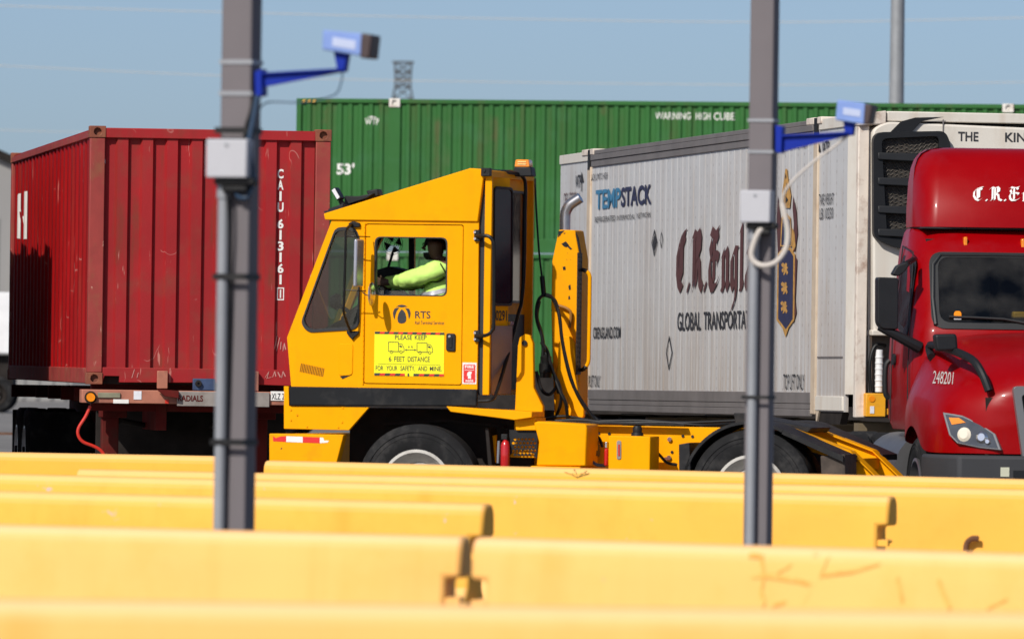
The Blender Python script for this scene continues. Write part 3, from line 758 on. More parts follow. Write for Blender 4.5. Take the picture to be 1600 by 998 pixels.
for y in (-0.12, 2.62):
    mb = MB(); mb.prism([(-1.5, 0.95), (0.2, 0.45), (15.9, 0.45), (17.6, 0.95), (17.6, 1.25), (15.9, 1.35), (0.2, 1.35), (-1.5, 1.25)], y, y + 0.08); mb.build('side_sill', M_dark, wc)
mb = MB(); mb.box(0.1, 16.0, -0.03, 2.61, 0.70, 0.90); mb.build('well_floor', M_dark, wc)
for x in (-1.2, 17.3):
    mb = MB(); mb.box(x - 1.1, x + 1.1, 0.1, 2.5, 0.95, 1.15); mb.build('end_platform', M_dark, wc)
    for dx in (-0.85, 0.85):
        for y in (0.55, 2.0):
            mb = MB(); mb.lathe([(0.08, -0.06), (0.42, -0.06), (0.46, 0.06), (0.08, 0.06)], (x + dx, y, 0.48), 'y', 28); mb.build('wheel', M_dark, wc)
for y in (0.55, 2.0):
    c0 = GF.o + GF.v * (y + 0.02)
    mb = MB(); mb.box(-150, 150, -0.035, 0.035, 0.0, 0.02); mb.box(-150, 150, -0.012, 0.012, 0.02, 0.035)
    o = mb.build('rail_track', M_rust); o.location = (c0.x, c0.y, 0); o.rotation_euler = (0, 0, GF.yaw); tag(o, kind='structure')

# ------------------------------------------------------------------ far background
sh = empty('warehouse', ((-20 - 800) / F_PX * 300, 300, 0), R(8))
tag(sh, 'grey clad warehouse with a sloping roof at the far left edge', 'building')
mb = MB(); mb.prism([(-30, 0), (3, 0), (3, 7.5), (-12, 13.5), (-30, 6.5)], 0, 40)
for k in range(66): mb.box(-29.8 + k * 0.5, -29.66 + k * 0.5, -0.05, -0.005, 0.05, 6.4)
mb.build('wall', M_shed, sh, smooth=False)
mb = MB(); mb.prism([(3.3, 7.25), (3.3, 7.55), (-12, 13.9), (-12, 13.6)], -0.3, 40.3); mb.prism([(-12.02, 13.6), (-12.02, 13.9), (-30.3, 6.6), (-30.3, 6.3)], -0.3, 40.3); mb.build('roof', M_dark, sh, smooth=False)
bt = empty('box_truck', ((-60 - 800) / F_PX * 235, 235, 0), 0)
tag(bt, 'white box truck parked far behind at the left edge of the photo', 'truck')
mb = MB(); mb.box(-2.6, 1.5, 0, 2.4, 1.62, 3.32); mb.build('cargo_box', M_white_paint, bt, bevel=0.04)
mb = MB(); mb.box(-2.5, 1.4, 0.3, 2.1, 0.75, 1.6); mb.build('chassis', M_dark, bt)
for x in (-1.7, -0.1, 0.95): wheel(bt, (x, 0.15, 0.5), 0.5, 0.28, rim_mat=M_dark)
for x in (-1.7, -0.1, 0.95): wheel(bt, (x, 2.25, 0.5), 0.5, 0.28, side=1)
pk = empty('parked_van', ((425 - 800) / F_PX * 205, 205, 0), 0)
tag(pk, 'dark grey van parked in the distance, wheel seen left of the yard tractor bumper', 'van')
mb = MB(); mb.prism(rpoly([(-1.0, 0.45), (3.6, 0.45), (3.6, 2.0), (0.9, 2.1), (0.1, 1.25), (-1.0, 1.1)], 0.15), 0, 1.8); mb.build('body', mat('van_paint', (0.06, 0.06, 0.065), 0.4, coat=0.5), pk, bevel=0.05)
for x in (-0.05, 2.75):
    wheel(pk, (x, 0.12, 0.42), 0.42, 0.24); wheel(pk, (x, 1.68, 0.42), 0.42, 0.24, side=1)
lp = empty('light_pole', ((1395 - 800) / F_PX * 186, 186, 0), 0)
tag(lp, 'tall grey galvanised light pole rising behind the green container', 'pole')
mb = MB(); mb.cyl((0, 0, 0), (0, 0, 14), 0.20, 0.13, 24); mb.build('shaft', M_galv, lp)
mb = MB(); mb.tube([(0, 0, 13.9), (0.2, 0, 14.4), (1.6, 0, 14.7)], 0.06, 10); mb.box(1.5, 2.3, -0.15, 0.15, 14.62, 14.76); mb.build('lamp_arm', M_galv, lp)
mb = MB(); mb.box(-0.3, 0.3, -0.3, 0.3, 0, 0.3); mb.build('base', M_grey_plate, lp, bevel=0.03)
# lattice pylon
TD = 1500.0
tw = empty('transmission_tower', ((623.5 - 800) / F_PX * TD, TD, 0), 0)
tag(tw, 'distant steel lattice transmission tower above the green container', 'tower')
tz = lambda py: 1.6 + (562 - py) / F_PX * TD
mb = MB()
def bar(a, b, w=0.22): mb.tube([a, b], w * 0.55, 4)
hw = [(tz(97), 1.45), (tz(112), 1.35), (tz(124), 1.3), (tz(135), 1.3), (tz(155), 1.75), (30, 2.6), (15, 3.6), (0, 4.6)]
for (z0, w0), (z1, w1) in zip(hw[:-1], hw[1:]):
    for sx, sy in ((-1, -1), (1, -1), (1, 1), (-1, 1)):
        bar((sx * w0, sy * w0, z0), (sx * w1, sy * w1, z1), 0.3)
    for s in (-1, 1):
        bar((-w0, s * w0, z0), (w1, s * w1, z1), 0.16); bar((w0, s * w0, z0), (-w1, s * w1, z1), 0.16)
        bar((s * w0, -w0, z0), (s * w1, w1, z1), 0.16); bar((s * w0, w0, z0), (s * w1, -w1, z1), 0.16)
        bar((-w0, s * w0, z0), (w0, s * w0, z0), 0.2); bar((s * w0, -w0, z0), (s * w0, w0, z0), 0.2)
bar((-1.9, 0, tz(97)), (1.9, 0, tz(97)), 0.35)
mb.build('lattice', M_tower, tw, smooth=False)
for lab, p, r_ in (('top overhead power line crossing the whole sky', [(-40, 8), (300, 18), (700, 28), (1215, 35), (1640, 27)], 0.016), ('middle overhead power line just above the tower top', [(-40, 101), (330, 118), (620, 126), (1215, 133), (1640, 128)], 0.014), ('lowest faint power line near the red container roof at left', [(-40, 202), (140, 207), (420, 210), (640, 211)], 0.011)):
    mb = MB(); q = [at_d(a, b, 420) for a, b in p]; q = smooth_path(q, 6)
    mb.tube(q, r_ * 1.25, 6); o = mb.build('power_line', M_wire); tag(o, lab, 'wire', 'overhead power lines')

# ------------------------------------------------------------------ projecting paint and trim onto a finished surface
from mathutils.bvhtree import BVHTree
class Skin:
    """finds where a sight line from the chosen viewpoint meets a part, to lay trim and lettering on it"""
    def __init__(s, frame, *objs):
        vs, fs = [], []
        for o in objs:
            k = len(vs); vs += [v.co.copy() for v in o.data.vertices]; fs += [[i + k for i in p.vertices] for p in o.data.polygons]
        s.f = frame; s.t = BVHTree.FromPolygons(vs, fs)
        f = frame; o = CAM - f.o; s.oc = Vector((o.dot(f.u), o.dot(f.v), o.z))
    def at(s, px, py, lift=0.004):
        d = ray(px, py); f = s.f; d = Vector((d.dot(f.u), d.dot(f.v), d.z)).normalized()
        loc, nor, i, dist = s.t.ray_cast(s.oc, d)
        if loc is None: return None
        if nor.dot(d) > 0: nor = -nor
        return loc + nor * lift
    def sheet(s, mb, poly, lift=0.004):
        p = [s.at(a, b, lift) for a, b in poly]
        if any(q is None for q in p): return
        tr = tessellate_polygon([[Vector((a, b, 0)) for a, b in poly]])
        V = [mb.bm.verts.new(q) for q in p]
        for t in tr:
            try: mb.bm.faces.new([V[i] for i in t])
            except ValueError: pass
    def text(s, mb, body, quad, lift=0.004, bold=0.0):
        """quad: lower-left, lower-right, upper-right, upper-left in rows and columns of the photo"""
        v, f = text_shape(body, bold)
        s.shape(mb, v, f, quad, lift)
    def shape(s, mb, v, f, quad, lift=0.004, steps=False):
        A, B, C_, D_ = [Vector(q) for q in quad]
        def P(a, b): return A.lerp(B, a).lerp(D_.lerp(C_, a), b)
        if not steps:
            V = []
            for a, b in v:
                q = P(a, b); w = s.at(q.x, q.y, lift)
                if w is None: return
                V.append(mb.bm.verts.new(w))
            for ff in f:
                try: mb.bm.faces.new([V[i] for i in ff])
                except ValueError: pass
        else:
            for n, ff in enumerate(f):
                pts = [s.at(P(*v[i]).x, P(*v[i]).y, lift + stack_eps(n * 7)) for i in ff]
                if any(w is None for w in pts): continue
                mb.face(pts)

# ------------------------------------------------------------------ white refrigerated container
WF = Frame(3.274, 81.3, R(9.94), 1.115)
TILT = 0.0034
WL_, WH_ = 16.15, 2.896
wr = empty('refrigerated_container', WF.o, 0)
wr.rotation_euler = (-TILT, 0, WF.yaw)
tag(wr, 'long white refrigerated container lettered C.R.England with grey rails and a cooling unit', 'container')
def wyz(px, py, x=0.0):
    y, z = WF.yz(px, py, x); return y, z + y * TILT
P1a, P1b = 1.86, 2.10; P2a, P2b = 14.05, 14.29
mb = MB(); mb.box(0.022, 0.06, 0.58, WL_ - 0.10, 0.05, WH_ - 0.03); side = mb.build('side_panel', M_reefer, wr)
mb = MB(); mb.box(2.55, 2.59, 0.05, WL_ - 0.1, 0.05, WH_ - 0.03); mb.build('side_panel', M_reefer, wr)
mb = MB(); mb.box(0.05, 2.56, 0.1, WL_ - 0.05, WH_ - 0.05, WH_ - 0.015); mb.build('roof', M_reefer_end, wr)
mb = MB(); mb.box(0.06, 2.54, 0.1, WL_ - 0.05, 0.04, 0.10); mb.build('floor', M_dark, wr)
mb = MB(); mb.box(0.05, 2.54, WL_ - 0.10, WL_ - 0.04, 0.06, WH_ - 0.06); mb.build('rear_door', M_reefer_end, wr)
# vertical battens of the side, one mesh of pattern
mb = MB()
y = 2.40
while y < 13.9:
    mb.box(0.0188, 0.0215, y, y + 0.035, 0.24, WH_ - 0.185); y += 0.305
mb.build('side_batten', M_reefer, wr, bevel=0.003)
for a, b in ((P1a, P1b), (P2a, P2b)):
    mb = MB(); mb.box(0.000, 0.10, a + 0.02, b - 0.02, 0.02, WH_ - 0.18); mb.build('lift_post', M_tan, wr, bevel=0.012)
    mb = MB(); mb.box(-0.004, 0.10, a + 0.05, b - 0.06, WH_ - 0.21, WH_ + 0.012); mb.build('lift_slot', M_black, wr)
    mb = MB(); mb.box(-0.006, 0.16, a - 0.16, a + 0.03, WH_ - 0.05, WH_ + 0.02); mb.box(-0.006, 0.16, b - 0.05, b + 0.30, WH_ - 0.05, WH_ + 0.02); mb.build('lift_fitting', M_rust_white, wr, bevel=0.01)
for a, b, mtl in ((P1b, P2a, M_rail_grey), (0.6, P1a, M_reefer_end), (P2b, WL_ - 0.1, M_reefer_end)):
    mb = MB()
    if mtl is M_rail_grey:
        mb.box(0.004, 0.05, a, b, WH_ - 0.185, WH_ - 0.115); mb.box(-0.006, 0.05, a, b, WH_ - 0.112, WH_ - 0.05); mb.box(0.008, 0.05, a, b, WH_ - 0.047, WH_)
    else:
        mb.box(0.006, 0.05, a, b, WH_ - 0.11, WH_ - 0.005)
    mb.build('top_rail', mtl, wr, bevel=0.006)
for a, b, mtl in ((P1b, P2a, M_rail_grey), (P2b, WL_ - 0.1, M_rail_grey)):
    mb = MB(); mb.box(0.0, 0.05, a, b, 0.125, 0.235); mb.box(0.006, 0.05, a, b, 0.07, 0.122); mb.box(-0.004, 0.05, a, b, 0.0, 0.067); mb.build('bottom_rail', mtl, wr, bevel=0.005)
mb = MB(); mb.box(0.004, 0.05, 0.62, P1a, 0.06, 0.20); mb.build('bottom_rail', M_reefer_end, wr, bevel=0.006)
mb = MB(); mb.prism([(0.70, 0.056), (1.84, 0.056), (1.84, -0.02), (1.70, -0.07), (0.82, -0.07)], 0.03, 0.10, 'x'); mb.build('lock_recess', M_dark, wr)
mb = MB(); mb.prism([(1.70, 0.055), (1.84, 0.055), (1.84, -0.06), (1.80, -0.06)], 0.010, 0.028, 'x'); mb.build('lock_gusset', M_tan, wr)
# small bead across the lower near bay
mb = MB(); yy, zz = wyz(1268, 558); mb.box(0.014, 0.021, 0.68, P1a - 0.02, zz - 0.008, zz + 0.008); mb.build('panel_bead', M_rail_grey, wr)
# nose: chamfer sheet and corner posts
mb = MB(); mb.hexa([(0.02, 0.57, 0.22), (0.17, 0.13, 0.22), (0.20, 0.16, 0.22), (0.05, 0.60, 0.22), (0.02, 0.57, WH_ - 0.06), (0.13, 0.13, WH_ - 0.06), (0.16, 0.16, WH_ - 0.06), (0.05, 0.60, WH_ - 0.06)]); mb.build('nose_panel', M_reefer_end, wr)
for x in (0.0, 2.48):
    mb = MB(); mb.box(x, x + 0.105, 0.0, 0.10, 0.0, WH_ - 0.02); mb.build('corner_post', M_rust_white, wr, bevel=0.01)
mb = MB(); mb.hexa([(-0.01, -0.05, WH_ - 0.12), (0.26, -0.05, WH_ - 0.10), (0.26, 0.20, WH_ - 0.10), (-0.01, 0.20, WH_ - 0.12), (0.0, -0.05, WH_ + 0.0), (0.26, -0.05, WH_ + 0.03), (0.26, 0.20, WH_ + 0.03), (0.0, 0.20, WH_)]); mb.build('corner_casting', M_rust_white, wr, bevel=0.012)
mb = MB(); mb.box(0.27, 2.59, -0.03, 0.12, WH_ - 0.07, WH_ + 0.025); mb.build('header', M_reefer_end, wr, bevel=0.01)
mb = MB(); mb.box(0.12, 2.46, 0.16, 0.20, 0.0, WH_ - 0.08); mb.build('nose_wall', mat('nose_wall_grey', (0.10, 0.095, 0.09), 0.7, var=0.2), wr)
# cooling unit
def wxz(px, py, y=-0.06):
    x, z = WF.xz(px, py, y); return (x, z)
cu_ = wr
mb = MB(); q = [wxz(1364, 202), wxz(1384, 190), (2.46, WH_ - 0.13), (2.46, 0.62), wxz(1365, 521)]
mb.prism(rpoly(q, [0.05, 0.1, 0.1, 0.05, 0.05]), -0.06, 0.15); unit = mb.build('cooling_unit', M_reefer_end, wr, bevel=0.02)
mb = MB(); q = rpoly([wxz(1363, 207, -.1), wxz(1476, 205, -.1), wxz(1484, 225, -.1), wxz(1484, 392, -.1), wxz(1400, 388, -.1), wxz(1364, 372, -.1)], [0.10, 0.08, 0.05, 0.12, 0.08, 0.06])
inner = rpoly([wxz(1376, 217, -.1), wxz(1466, 213, -.1), wxz(1468, 370, -.1), wxz(1385, 372, -.1)], 0.06)
mb.plate(q, [inner], -0.15, -0.062); mb.build('grille_frame', M_plastic, wr, bevel=0.012)
mb = MB(); mb.prism(inner, -0.085, -0.075)
mb.build('grille_mesh', M_mesh, wr)
mb = MB()
x0, z0 = wxz(1376, 372, -.1); x1, z1 = wxz(1466, 215, -.1)
n = 26
for k in range(n):                       # wavy expanded-metal lines
    z = z0 + (z1 - z0) * (k + 0.5) / n
    pts = [(x0 + (x1 - x0) * i / 24, -0.092, z + (0.010 if i % 2 else -0.010) + 0.03 * math.sin(i * 0.35)) for i in range(25)]
    mb.tube(pts, 0.0045, 4)
mb.build('grille_wire', mat('grille_wire', (0.10, 0.085, 0.07), 0.6), wr)
for py in (244, 283, 327, 363):
    x0, z = wxz(1370, py, -.1); x1, _ = wxz(1476, py, -.1)
    mb = MB(); mb.hexa([(x0, -0.17, z - 0.035), (x1, -0.20, z - 0.06), (x1, -0.09, z - 0.06), (x0, -0.09, z - 0.035), (x0, -0.16, z + 0.035), (x1, -0.17, z + 0.03), (x1, -0.09, z + 0.03), (x0, -0.09, z + 0.035)]); mb.build('grille_bar', M_plastic, wr, bevel=0.01)
mb = MB(); q = [wxz(1392, 206, -.07), wxz(1408, 190, -.07), wxz(1430, 184, -.07), wxz(1475, 183, -.07), wxz(1440, 190, -.07), wxz(1425, 206, -.07)]
mb.prism(q, -0.085, -0.062); mb.build('top_vent', M_plastic, wr)
mb = MB(); a = wxz(1473.5, 187, -.07); b = wxz(1474.5, 206, -.07); mb.box(a[0], a[0] + 0.012, -0.066, -0.0605, b[1], a[1]); mb.build('panel_seam', M_rail_grey, wr)
mb = MB()
for body, x_0, y_0, x_1, y_1 in (('THE', 1497, 206.5, 1529, 220.5), ('KING', 1570.5, 208, 1618, 222)):
    a = wxz(x_0, y_1, -.06); b = wxz(x_1, y_0, -.06)
    put_text(mb, body, lambda s, t: (a[0] + s * (b[0] - a[0]), -0.064, a[1] + t * (b[1] - a[1])), bold=0.02)
mb.build('unit_lettering', M_blk_mark, wr, normals=False)
mb = MB(); a = wxz(1362, 524); b = wxz(1415, 516); mb.box(a[0], b[0] + 0.2, -0.09, 0.15, a[1], b[1]); mb.build('unit_sill', M_reefer_end, wr, bevel=0.01)
mb = MB(); a = wxz(1373, 612, 0.05); b = wxz(1373, 546, 0.05)
mb.cyl((a[0], 0.05, a[1]), (a[0], 0.05, b[1]), 0.036, seg=14)
for k in range(6): mb.cyl((a[0], 0.05, a[1] + 0.05 + k * 0.055), (a[0], 0.05, a[1] + 0.062 + k * 0.055), 0.041, seg=14)
mb.build('filter_canister', M_white_paint, wr)
mb = MB(); mb.tube(smooth_path([(a[0] - 0.08, 0.03, a[1]), (a[0] - 0.10, 0.02, a[1] + 0.25), (a[0] - 0.05, 0.03, b[1] + 0.03), (a[0] + 0.06, 0.03, b[1] + 0.04)], 6), 0.018, 8); mb.build('unit_hose', M_hose, wr)

# ---- writing on the long side
def side_text(mb, body, lb, rb, top_left_y, bold=0.0, x=0.018, frac=1.0, clip=None):
    """lb, rb: lower corners of the line in the photo; top_left_y: row of the line's upper left corner"""
    y0, z0 = wyz(lb[0], lb[1], x); y1, z1 = wyz(rb[0], rb[1], x); _, zt = wyz(lb[0], top_left_y, x)
    zz = (z0 + z1) / 2; hh = zt - z0
    own = mb is None
    if own: mb = MB()
    put_text(mb, body, lambda s, t: (x - 0.003, y0 + s * (y1 - y0), zz + t * hh), bold=bold)
    if own: mb.build('lettering', M_blk_mark, wr, normals=False)
# battens are 6 mm proud; lettering lies just in front of them
SX = 0.014
mb = MB(); side_text(mb, 'TEMP', (931, 327), (970, 324), 297, 0.03, SX); mb.build('light_blue_lettering', M_lblue, wr, normals=False)
mb = MB(); side_text(mb, 'STACK', (970.5, 324), (1018, 318), 293.5, 0.03, SX); mb.build('navy_lettering', M_navy, wr, normals=False)
mb = None
side_text(mb, 'REFRIGERATED', (930, 348), (962, 344.5), 339.5, 0.0, SX); side_text(mb, 'INTERMODAL', (964.5, 344.5), (992.5, 341.5), 337, 0.0, SX); side_text(mb, 'NETWORK', (995.5, 341.5), (1017.5, 338.8), 333.5, 0.0, SX)
side_text(mb, 'STACK LIMIT 2 HIGH', (921, 283), (950, 279), 273, 0.0, SX)
side_text(mb, 'WTP', (899.5, 294), (908, 293), 274, 0.02, SX)
side_text(mb, 'CRENGLAND.COM', (927, 529), (970, 528), 511, 0.02, SX)
side_text(mb, 'TOP LIFT ONLY', (915, 604), (938, 604), 586, 0.0, SX)
side_text(mb, 'TOP LIFT ONLY', (1224, 608), (1257, 608.5), 584, 0.0, SX)
side_text(mb, 'GLOBAL', (1058.5, 516.5), (1095, 515.5), 488, 0.012, SX)
side_text(mb, 'TRANSPORTATION', (1099.5, 515.5), (1191, 513), 487, 0.012, SX)
side_text(mb, 'TARE WEIGHT', (1280, 320), (1303, 319), 303, 0.0, SX); side_text(mb, 'LB 10230', (1281, 342), (1302, 341.5), 325, 0.0, SX)
side_text(mb, 'WTP', (1285, 240), (1296, 239), 221, 0.02, SX)
side_text(mb, 'STACK LIMIT 2 HIGH', (1218, 236), (1262, 231), 222, 0.0, SX)
for cx, yt, yb_ in ((909.5, 268, 299), (1279, 218, 246)):
    y, z1 = wyz(cx, yt, SX); _, z0 = wyz(cx, yb_, SX); w = 0.035; mb = MB()
    mb.face([(SX - .003, y + w * .5, z0), (SX - .003, y - w * .5, z0), (SX - .003, y - w * .5, z1 - .09), (SX - .003, y + w * .5, z1 - .09)])
    mb.face([(SX - .0036, y + .12, z1 - .12), (SX - .0036, y - .12, z1 - .12), (SX - .0036, y, z1)])
    mb.build('arrow_mark', M_blk_mark, wr, normals=False)
def diamond(px, py0, py1, pw, fill=False):
    mb = MB()
    y, z1 = wyz(px, py0, SX); _, z0 = wyz(px, py1, SX); ya, _ = wyz(px - pw, (py0 + py1) / 2, SX); yb2, _ = wyz(px + pw, (py0 + py1) / 2, SX)
    c = (z0 + z1) / 2; o = [(ya, c), (y, z1), (yb2, c), (y, z0)]
    k = 0.80; i = [((a - y) * k + y, (b - c) * k + c) for a, b in o]
    mb.plate(o, [i], SX - 0.004, SX - 0.002, 'x')
    if fill: mb.plate([((a - y) * .62 + y, (b - c) * .62 + c) for a, b in o], [], SX - 0.004, SX - 0.002, 'x')
    mb.build('placard', M_blk_mark, wr, normals=False)
diamond(1023, 358, 400, 4.5, True)
diamond(1034, 362, 388, 2.5); diamond(1046, 524, 578, 5)
for w_, qa, qb, yt in (('CREU', (881, 322), (888.5, 321), 302), ('532021', (890, 321), (901.5, 319.5), 301), ('4', (903.5, 319.5), (905.5, 319), 300)):
    mb = MB(); side_text(mb, w_, qa, qb, yt, 0.0, SX); mb.build('maroon_number', M_maroon, wr, normals=False)
# the big blackletter name
mb = MB(); v, f, tw_ = blackletter('C.R.England', 0.235)
ya, z0 = wyz(1055, 456, SX); yb2, _ = wyz(1207, 452, SX); _, z1 = wyz(1060, 362, SX)
for n, ff in enumerate(f):
    mb.face([(SX - 0.003 - stack_eps(n * 5), ya + (v[i][0] / tw_) * (yb2 - ya), z0 + v[i][1] * (z1 - z0)) for i in ff])
mb.build('blackletter_name', M_maroon, wr, normals=False)
# crest
def crest(name, polys, mtl, lift):
    mb = MB()
    for n, p in enumerate(polys):
        q = [wyz(a, b, SX) for a, b in p]
        tr = tessellate_polygon([[Vector((a, b, 0)) for a, b in q]])
        mb.flat(q, [tuple(t) for t in tr], lambda a, b: (SX - lift - n * 0.0002, a, b))
    mb.build(name, mtl, wr, normals=False)
crest('crest_mantle', [[(1216, 305), (1221, 345), (1221, 392), (1216, 398), (1214, 350)], [(1240, 306), (1245, 330), (1247, 365), (1243, 392), (1239, 392), (1241, 350), (1239, 325)], [(1243, 400), (1246, 405), (1243, 470), (1245, 488), (1240, 505), (1238, 480)]], M_maroon, 0.003)
crest('crest_border', [[(1216, 396), (1226, 386), (1236, 386), (1243, 397), (1242, 500), (1233, 512), (1228, 527), (1223, 512), (1214, 500)], [(1220, 385), (1222, 340), (1229, 332), (1236, 340), (1239, 385)], [(1238, 355), (1242, 362), (1244, 385), (1239, 395)], [(1224, 325), (1223, 300), (1226, 282), (1228, 264), (1231, 264), (1233, 282), (1237, 305), (1235, 325)]], M_gold, 0.005)
crest('crest_shield', [[(1218, 399), (1227, 391), (1235, 391), (1240.5, 400), (1239.5, 498), (1229, 514), (1217, 498)], [(1222, 383), (1224, 344), (1229, 338), (1235, 344), (1236.5, 383)]], M_navy, 0.007)
def lion(cx, cy, w, h):
    P = [(-.5, .35), (-.25, .5), (0, .35), (.1, .48), (.35, .42), (.3, .2), (.5, .1), (.3, -.02), (.5, -.3), (.3, -.5), (.15, -.25), (0, -.45), (-.2, -.5), (-.1, -.2), (-.35, -.3), (-.45, -.05), (-.15, .1), (-.4, .18)]
    return [(cx + a * w, cy - b * h) for a, b in P]
crest('crest_lion', [lion(1227.5, 420, 11, 20), lion(1227, 450, 11, 20), lion(1226.5, 480, 11, 20)], M_gold, 0.009)
crest('crest_figure', [[(1227, 381), (1227, 350), (1229, 343), (1232, 352), (1231, 362), (1234, 372), (1233, 381)]], M_teal, 0.009)
crest('crest_shading', [[(1226, 300), (1228, 292), (1227, 308)], [(1230, 285), (1232, 296), (1230, 300)], [(1229, 306), (1233, 312), (1229, 318)], [(1225, 314), (1227, 318), (1225, 323)], [(1228, 270), (1230, 276), (1229, 280)]], M_blk_mark, 0.009)

# ---- its chassis
WC = Frame(WF.o.x, WF.o.y, WF.yaw, 0.0)
wch = empty('container_chassis', WC.o, WC.yaw)
tag(wch, 'dark chassis with a yellow front bolster under the white refrigerated container', 'chassis')
M_yel_ch = mat('chassis_yellow', (0.80, 0.36, 0.01), 0.5, var=0.1, dirt=((0.30, 0.16, 0.03), 0.5, 4.0))
x0, z1 = WC.xz(1353, 614, -0.1); x1, z0 = WC.xz(1383, 651, -0.1)
mb = MB(); mb.box(x0, x1, -0.12, 0.02, z0, z1); mb.build('twistlock_box', M_yel_ch, wch, bevel=0.008)
mb = MB(); mb.box(x1, 2.5, -0.09, 0.10, z0 + 0.02, z0 + 0.08); mb.box(x1, 2.5, -0.09, 0.10, z1 - 0.06, z1); mb.build('bolster', M_yel_ch, wch, bevel=0.005)
mb = MB(); c = WC.xz(1362.5, 623, -0.12); mb.cyl((c[0], -0.126, c[1]), (c[0], -0.1205, c[1]), 0.03, seg=16); mb.build('sticker', M_amber, wch)
mb = MB(); c = WC.xz(1362.5, 640, -0.12); mb.box(c[0] - 0.02, c[0] + 0.02, -0.125, -0.1205, c[1] - 0.035, c[1] + 0.035); mb.build('sticker', M_sticker, wch)
M_beam = mat('beam_brown', (0.16, 0.12, 0.07), 0.8, var=0.3, vscale=4, dirt=((0.06, 0.05, 0.04), 0.7, 4.0))
for x in (0.75, 1.72):
    mb = MB(); mb.box(x, x + 0.12, 0.1, 16.0, 0.82, 1.03); mb.build('main_beam', M_beam, wch)
mb = MB(); mb.box(0.10, 2.45, 0.3, 0.5, 0.88, 1.06); mb.build('cross_member', M_beam, wch)
for y in (2.0, 5.0, 8.0, 11.0, 14.2, 15.9):
    mb = MB(); mb.box(0.10, 2.45, y, y + 0.12, 0.86, 1.02); mb.build('cross_member', M_beam, wch)
for x in (0.35, 2.05):
    mb = MB(); mb.box(x, x + 0.16, 3.4, 3.58, 0.05, 0.9); mb.build('landing_leg', M_dark, wch)
for y in (12.6, 13.9):
    mb = MB(); mb.cyl((0.3, y, 0.50), (2.25, y, 0.50), 0.065, seg=12); mb.build('axle', M_dark, wch)
    for x, s in ((0.20, -1), (0.52, -1), (2.08, 1), (2.40, 1)):
        wheel(wch, (x, y, 0.505), 0.505, 0.25, side=s, rim=(x < 0.3 or x > 2.3), axis='x')

# ------------------------------------------------------------------ red semi tractor
M_semi = mat('semi_red', (0.275, 0.0004, 0.002), 0.34, var=0.06, vscale=1.5, coat=0.12, spec=0.15, dirt=((0.22, 0.02, 0.03), 0.35, 2.5), chips=((0.55, 0.45, 0.42), 0.80, 14.0))
M_bumper = mat('bumper_grey', (0.042, 0.043, 0.047), 0.7, spec=0.3, var=0.1, vscale=3)
G_screen = glass('semi_windscreen', (0.62, 0.72, 0.70), 0.62, dust=0.08)
M_screen = mat('dark_windscreen', (0.012, 0.016, 0.018), 0.06, var=0.4, vscale=1.2, spec=0.6, dirt=((0.05, 0.055, 0.055), 0.5, 1.4))
M_trim = mat('rubber_trim', (0.016, 0.017, 0.018), 0.5)
M_gframe = mat('grille_surround', (0.22, 0.22, 0.225), 0.35, 0.4)
M_lamp_dark = mat('lamp_housing', (0.05, 0.055, 0.065), 0.15, var=0.3, vscale=10, coat=0.8)
M_chrome = mat('lamp_reflector', (0.75, 0.75, 0.76), 0.12, 0.95, var=0.05)
M_lampglass = mat('lamp_bulb', (0.60, 0.56, 0.48), 0.15, var=0.05, emit=((1.0, 0.85, 0.6), 0.25))
SF = Frame(4.86, 73.2, R(7.0), 0.0)
st = empty('semi_truck', SF.o, SF.yaw)
tag(st, 'red semi tractor with black mirrors facing the camera at the right edge', 'truck')
def mirror_ring(h, y): return [(x, y, z) for x, z in h] + [(-x, y, z) for x, z in h[::-1][1:]]
hs = [
 (0.00, [(-.60, .87), (-.61, 1.10), (-.60, 1.25), (-.55, 1.37), (-.43, 1.45), (-.22, 1.49), (0, 1.50)]),
 (0.17, [(-.88, .87), (-.90, 1.12), (-.87, 1.27), (-.77, 1.41), (-.55, 1.54), (-.28, 1.60), (0, 1.61)]),
 (0.36, [(-1.09, .87), (-1.11, 1.15), (-1.07, 1.32), (-.90, 1.48), (-.60, 1.63), (-.30, 1.695), (0, 1.705)]),
 (0.60, [(-1.17, .87), (-1.19, 1.18), (-1.13, 1.37), (-.93, 1.55), (-.64, 1.70), (-.33, 1.765), (0, 1.775)]),
 (0.92, [(-1.19, .88), (-1.21, 1.22), (-1.13, 1.42), (-.95, 1.60), (-.70, 1.75), (-.36, 1.815), (0, 1.825)]),
 (1.12, [(-1.19, .98), (-1.21, 1.25), (-1.13, 1.44), (-.97, 1.64), (-.74, 1.78), (-.38, 1.845), (0, 1.855)]),
 (1.32, [(-1.19, 1.07), (-1.21, 1.28), (-1.13, 1.46), (-.98, 1.67), (-.78, 1.81), (-.40, 1.87), (0, 1.88)]),
 (1.50, [(-1.19, 1.10), (-1.21, 1.29), (-1.13, 1.47), (-.99, 1.69), (-.82, 1.835), (-.42, 1.89), (0, 1.90)]),
 (1.70, [(-1.19, 1.07), (-1.20, 1.28), (-1.12, 1.47), (-1.0, 1.70), (-.86, 1.85), (-.44, 1.905), (0, 1.915)]),
 (1.90, [(-1.18, .98), (-1.19, 1.26), (-1.11, 1.47), (-1.0, 1.71), (-.88, 1.86), (-.45, 1.915), (0, 1.925)]),
 (2.06, [(-1.16, .88), (-1.17, 1.22), (-1.10, 1.47), (-1.0, 1.71), (-.89, 1.865), (-.45, 1.92), (0, 1.93)])]
mb = MB(); mb.loft([mirror_ring(h, y) for y, h in hs], cap=True)
hood = mb.build('hood', M_semi, st, angle=50)
sb = hood.modifiers.new('sub', 'SUBSURF'); sb.levels = 2; sb.render_levels = 2
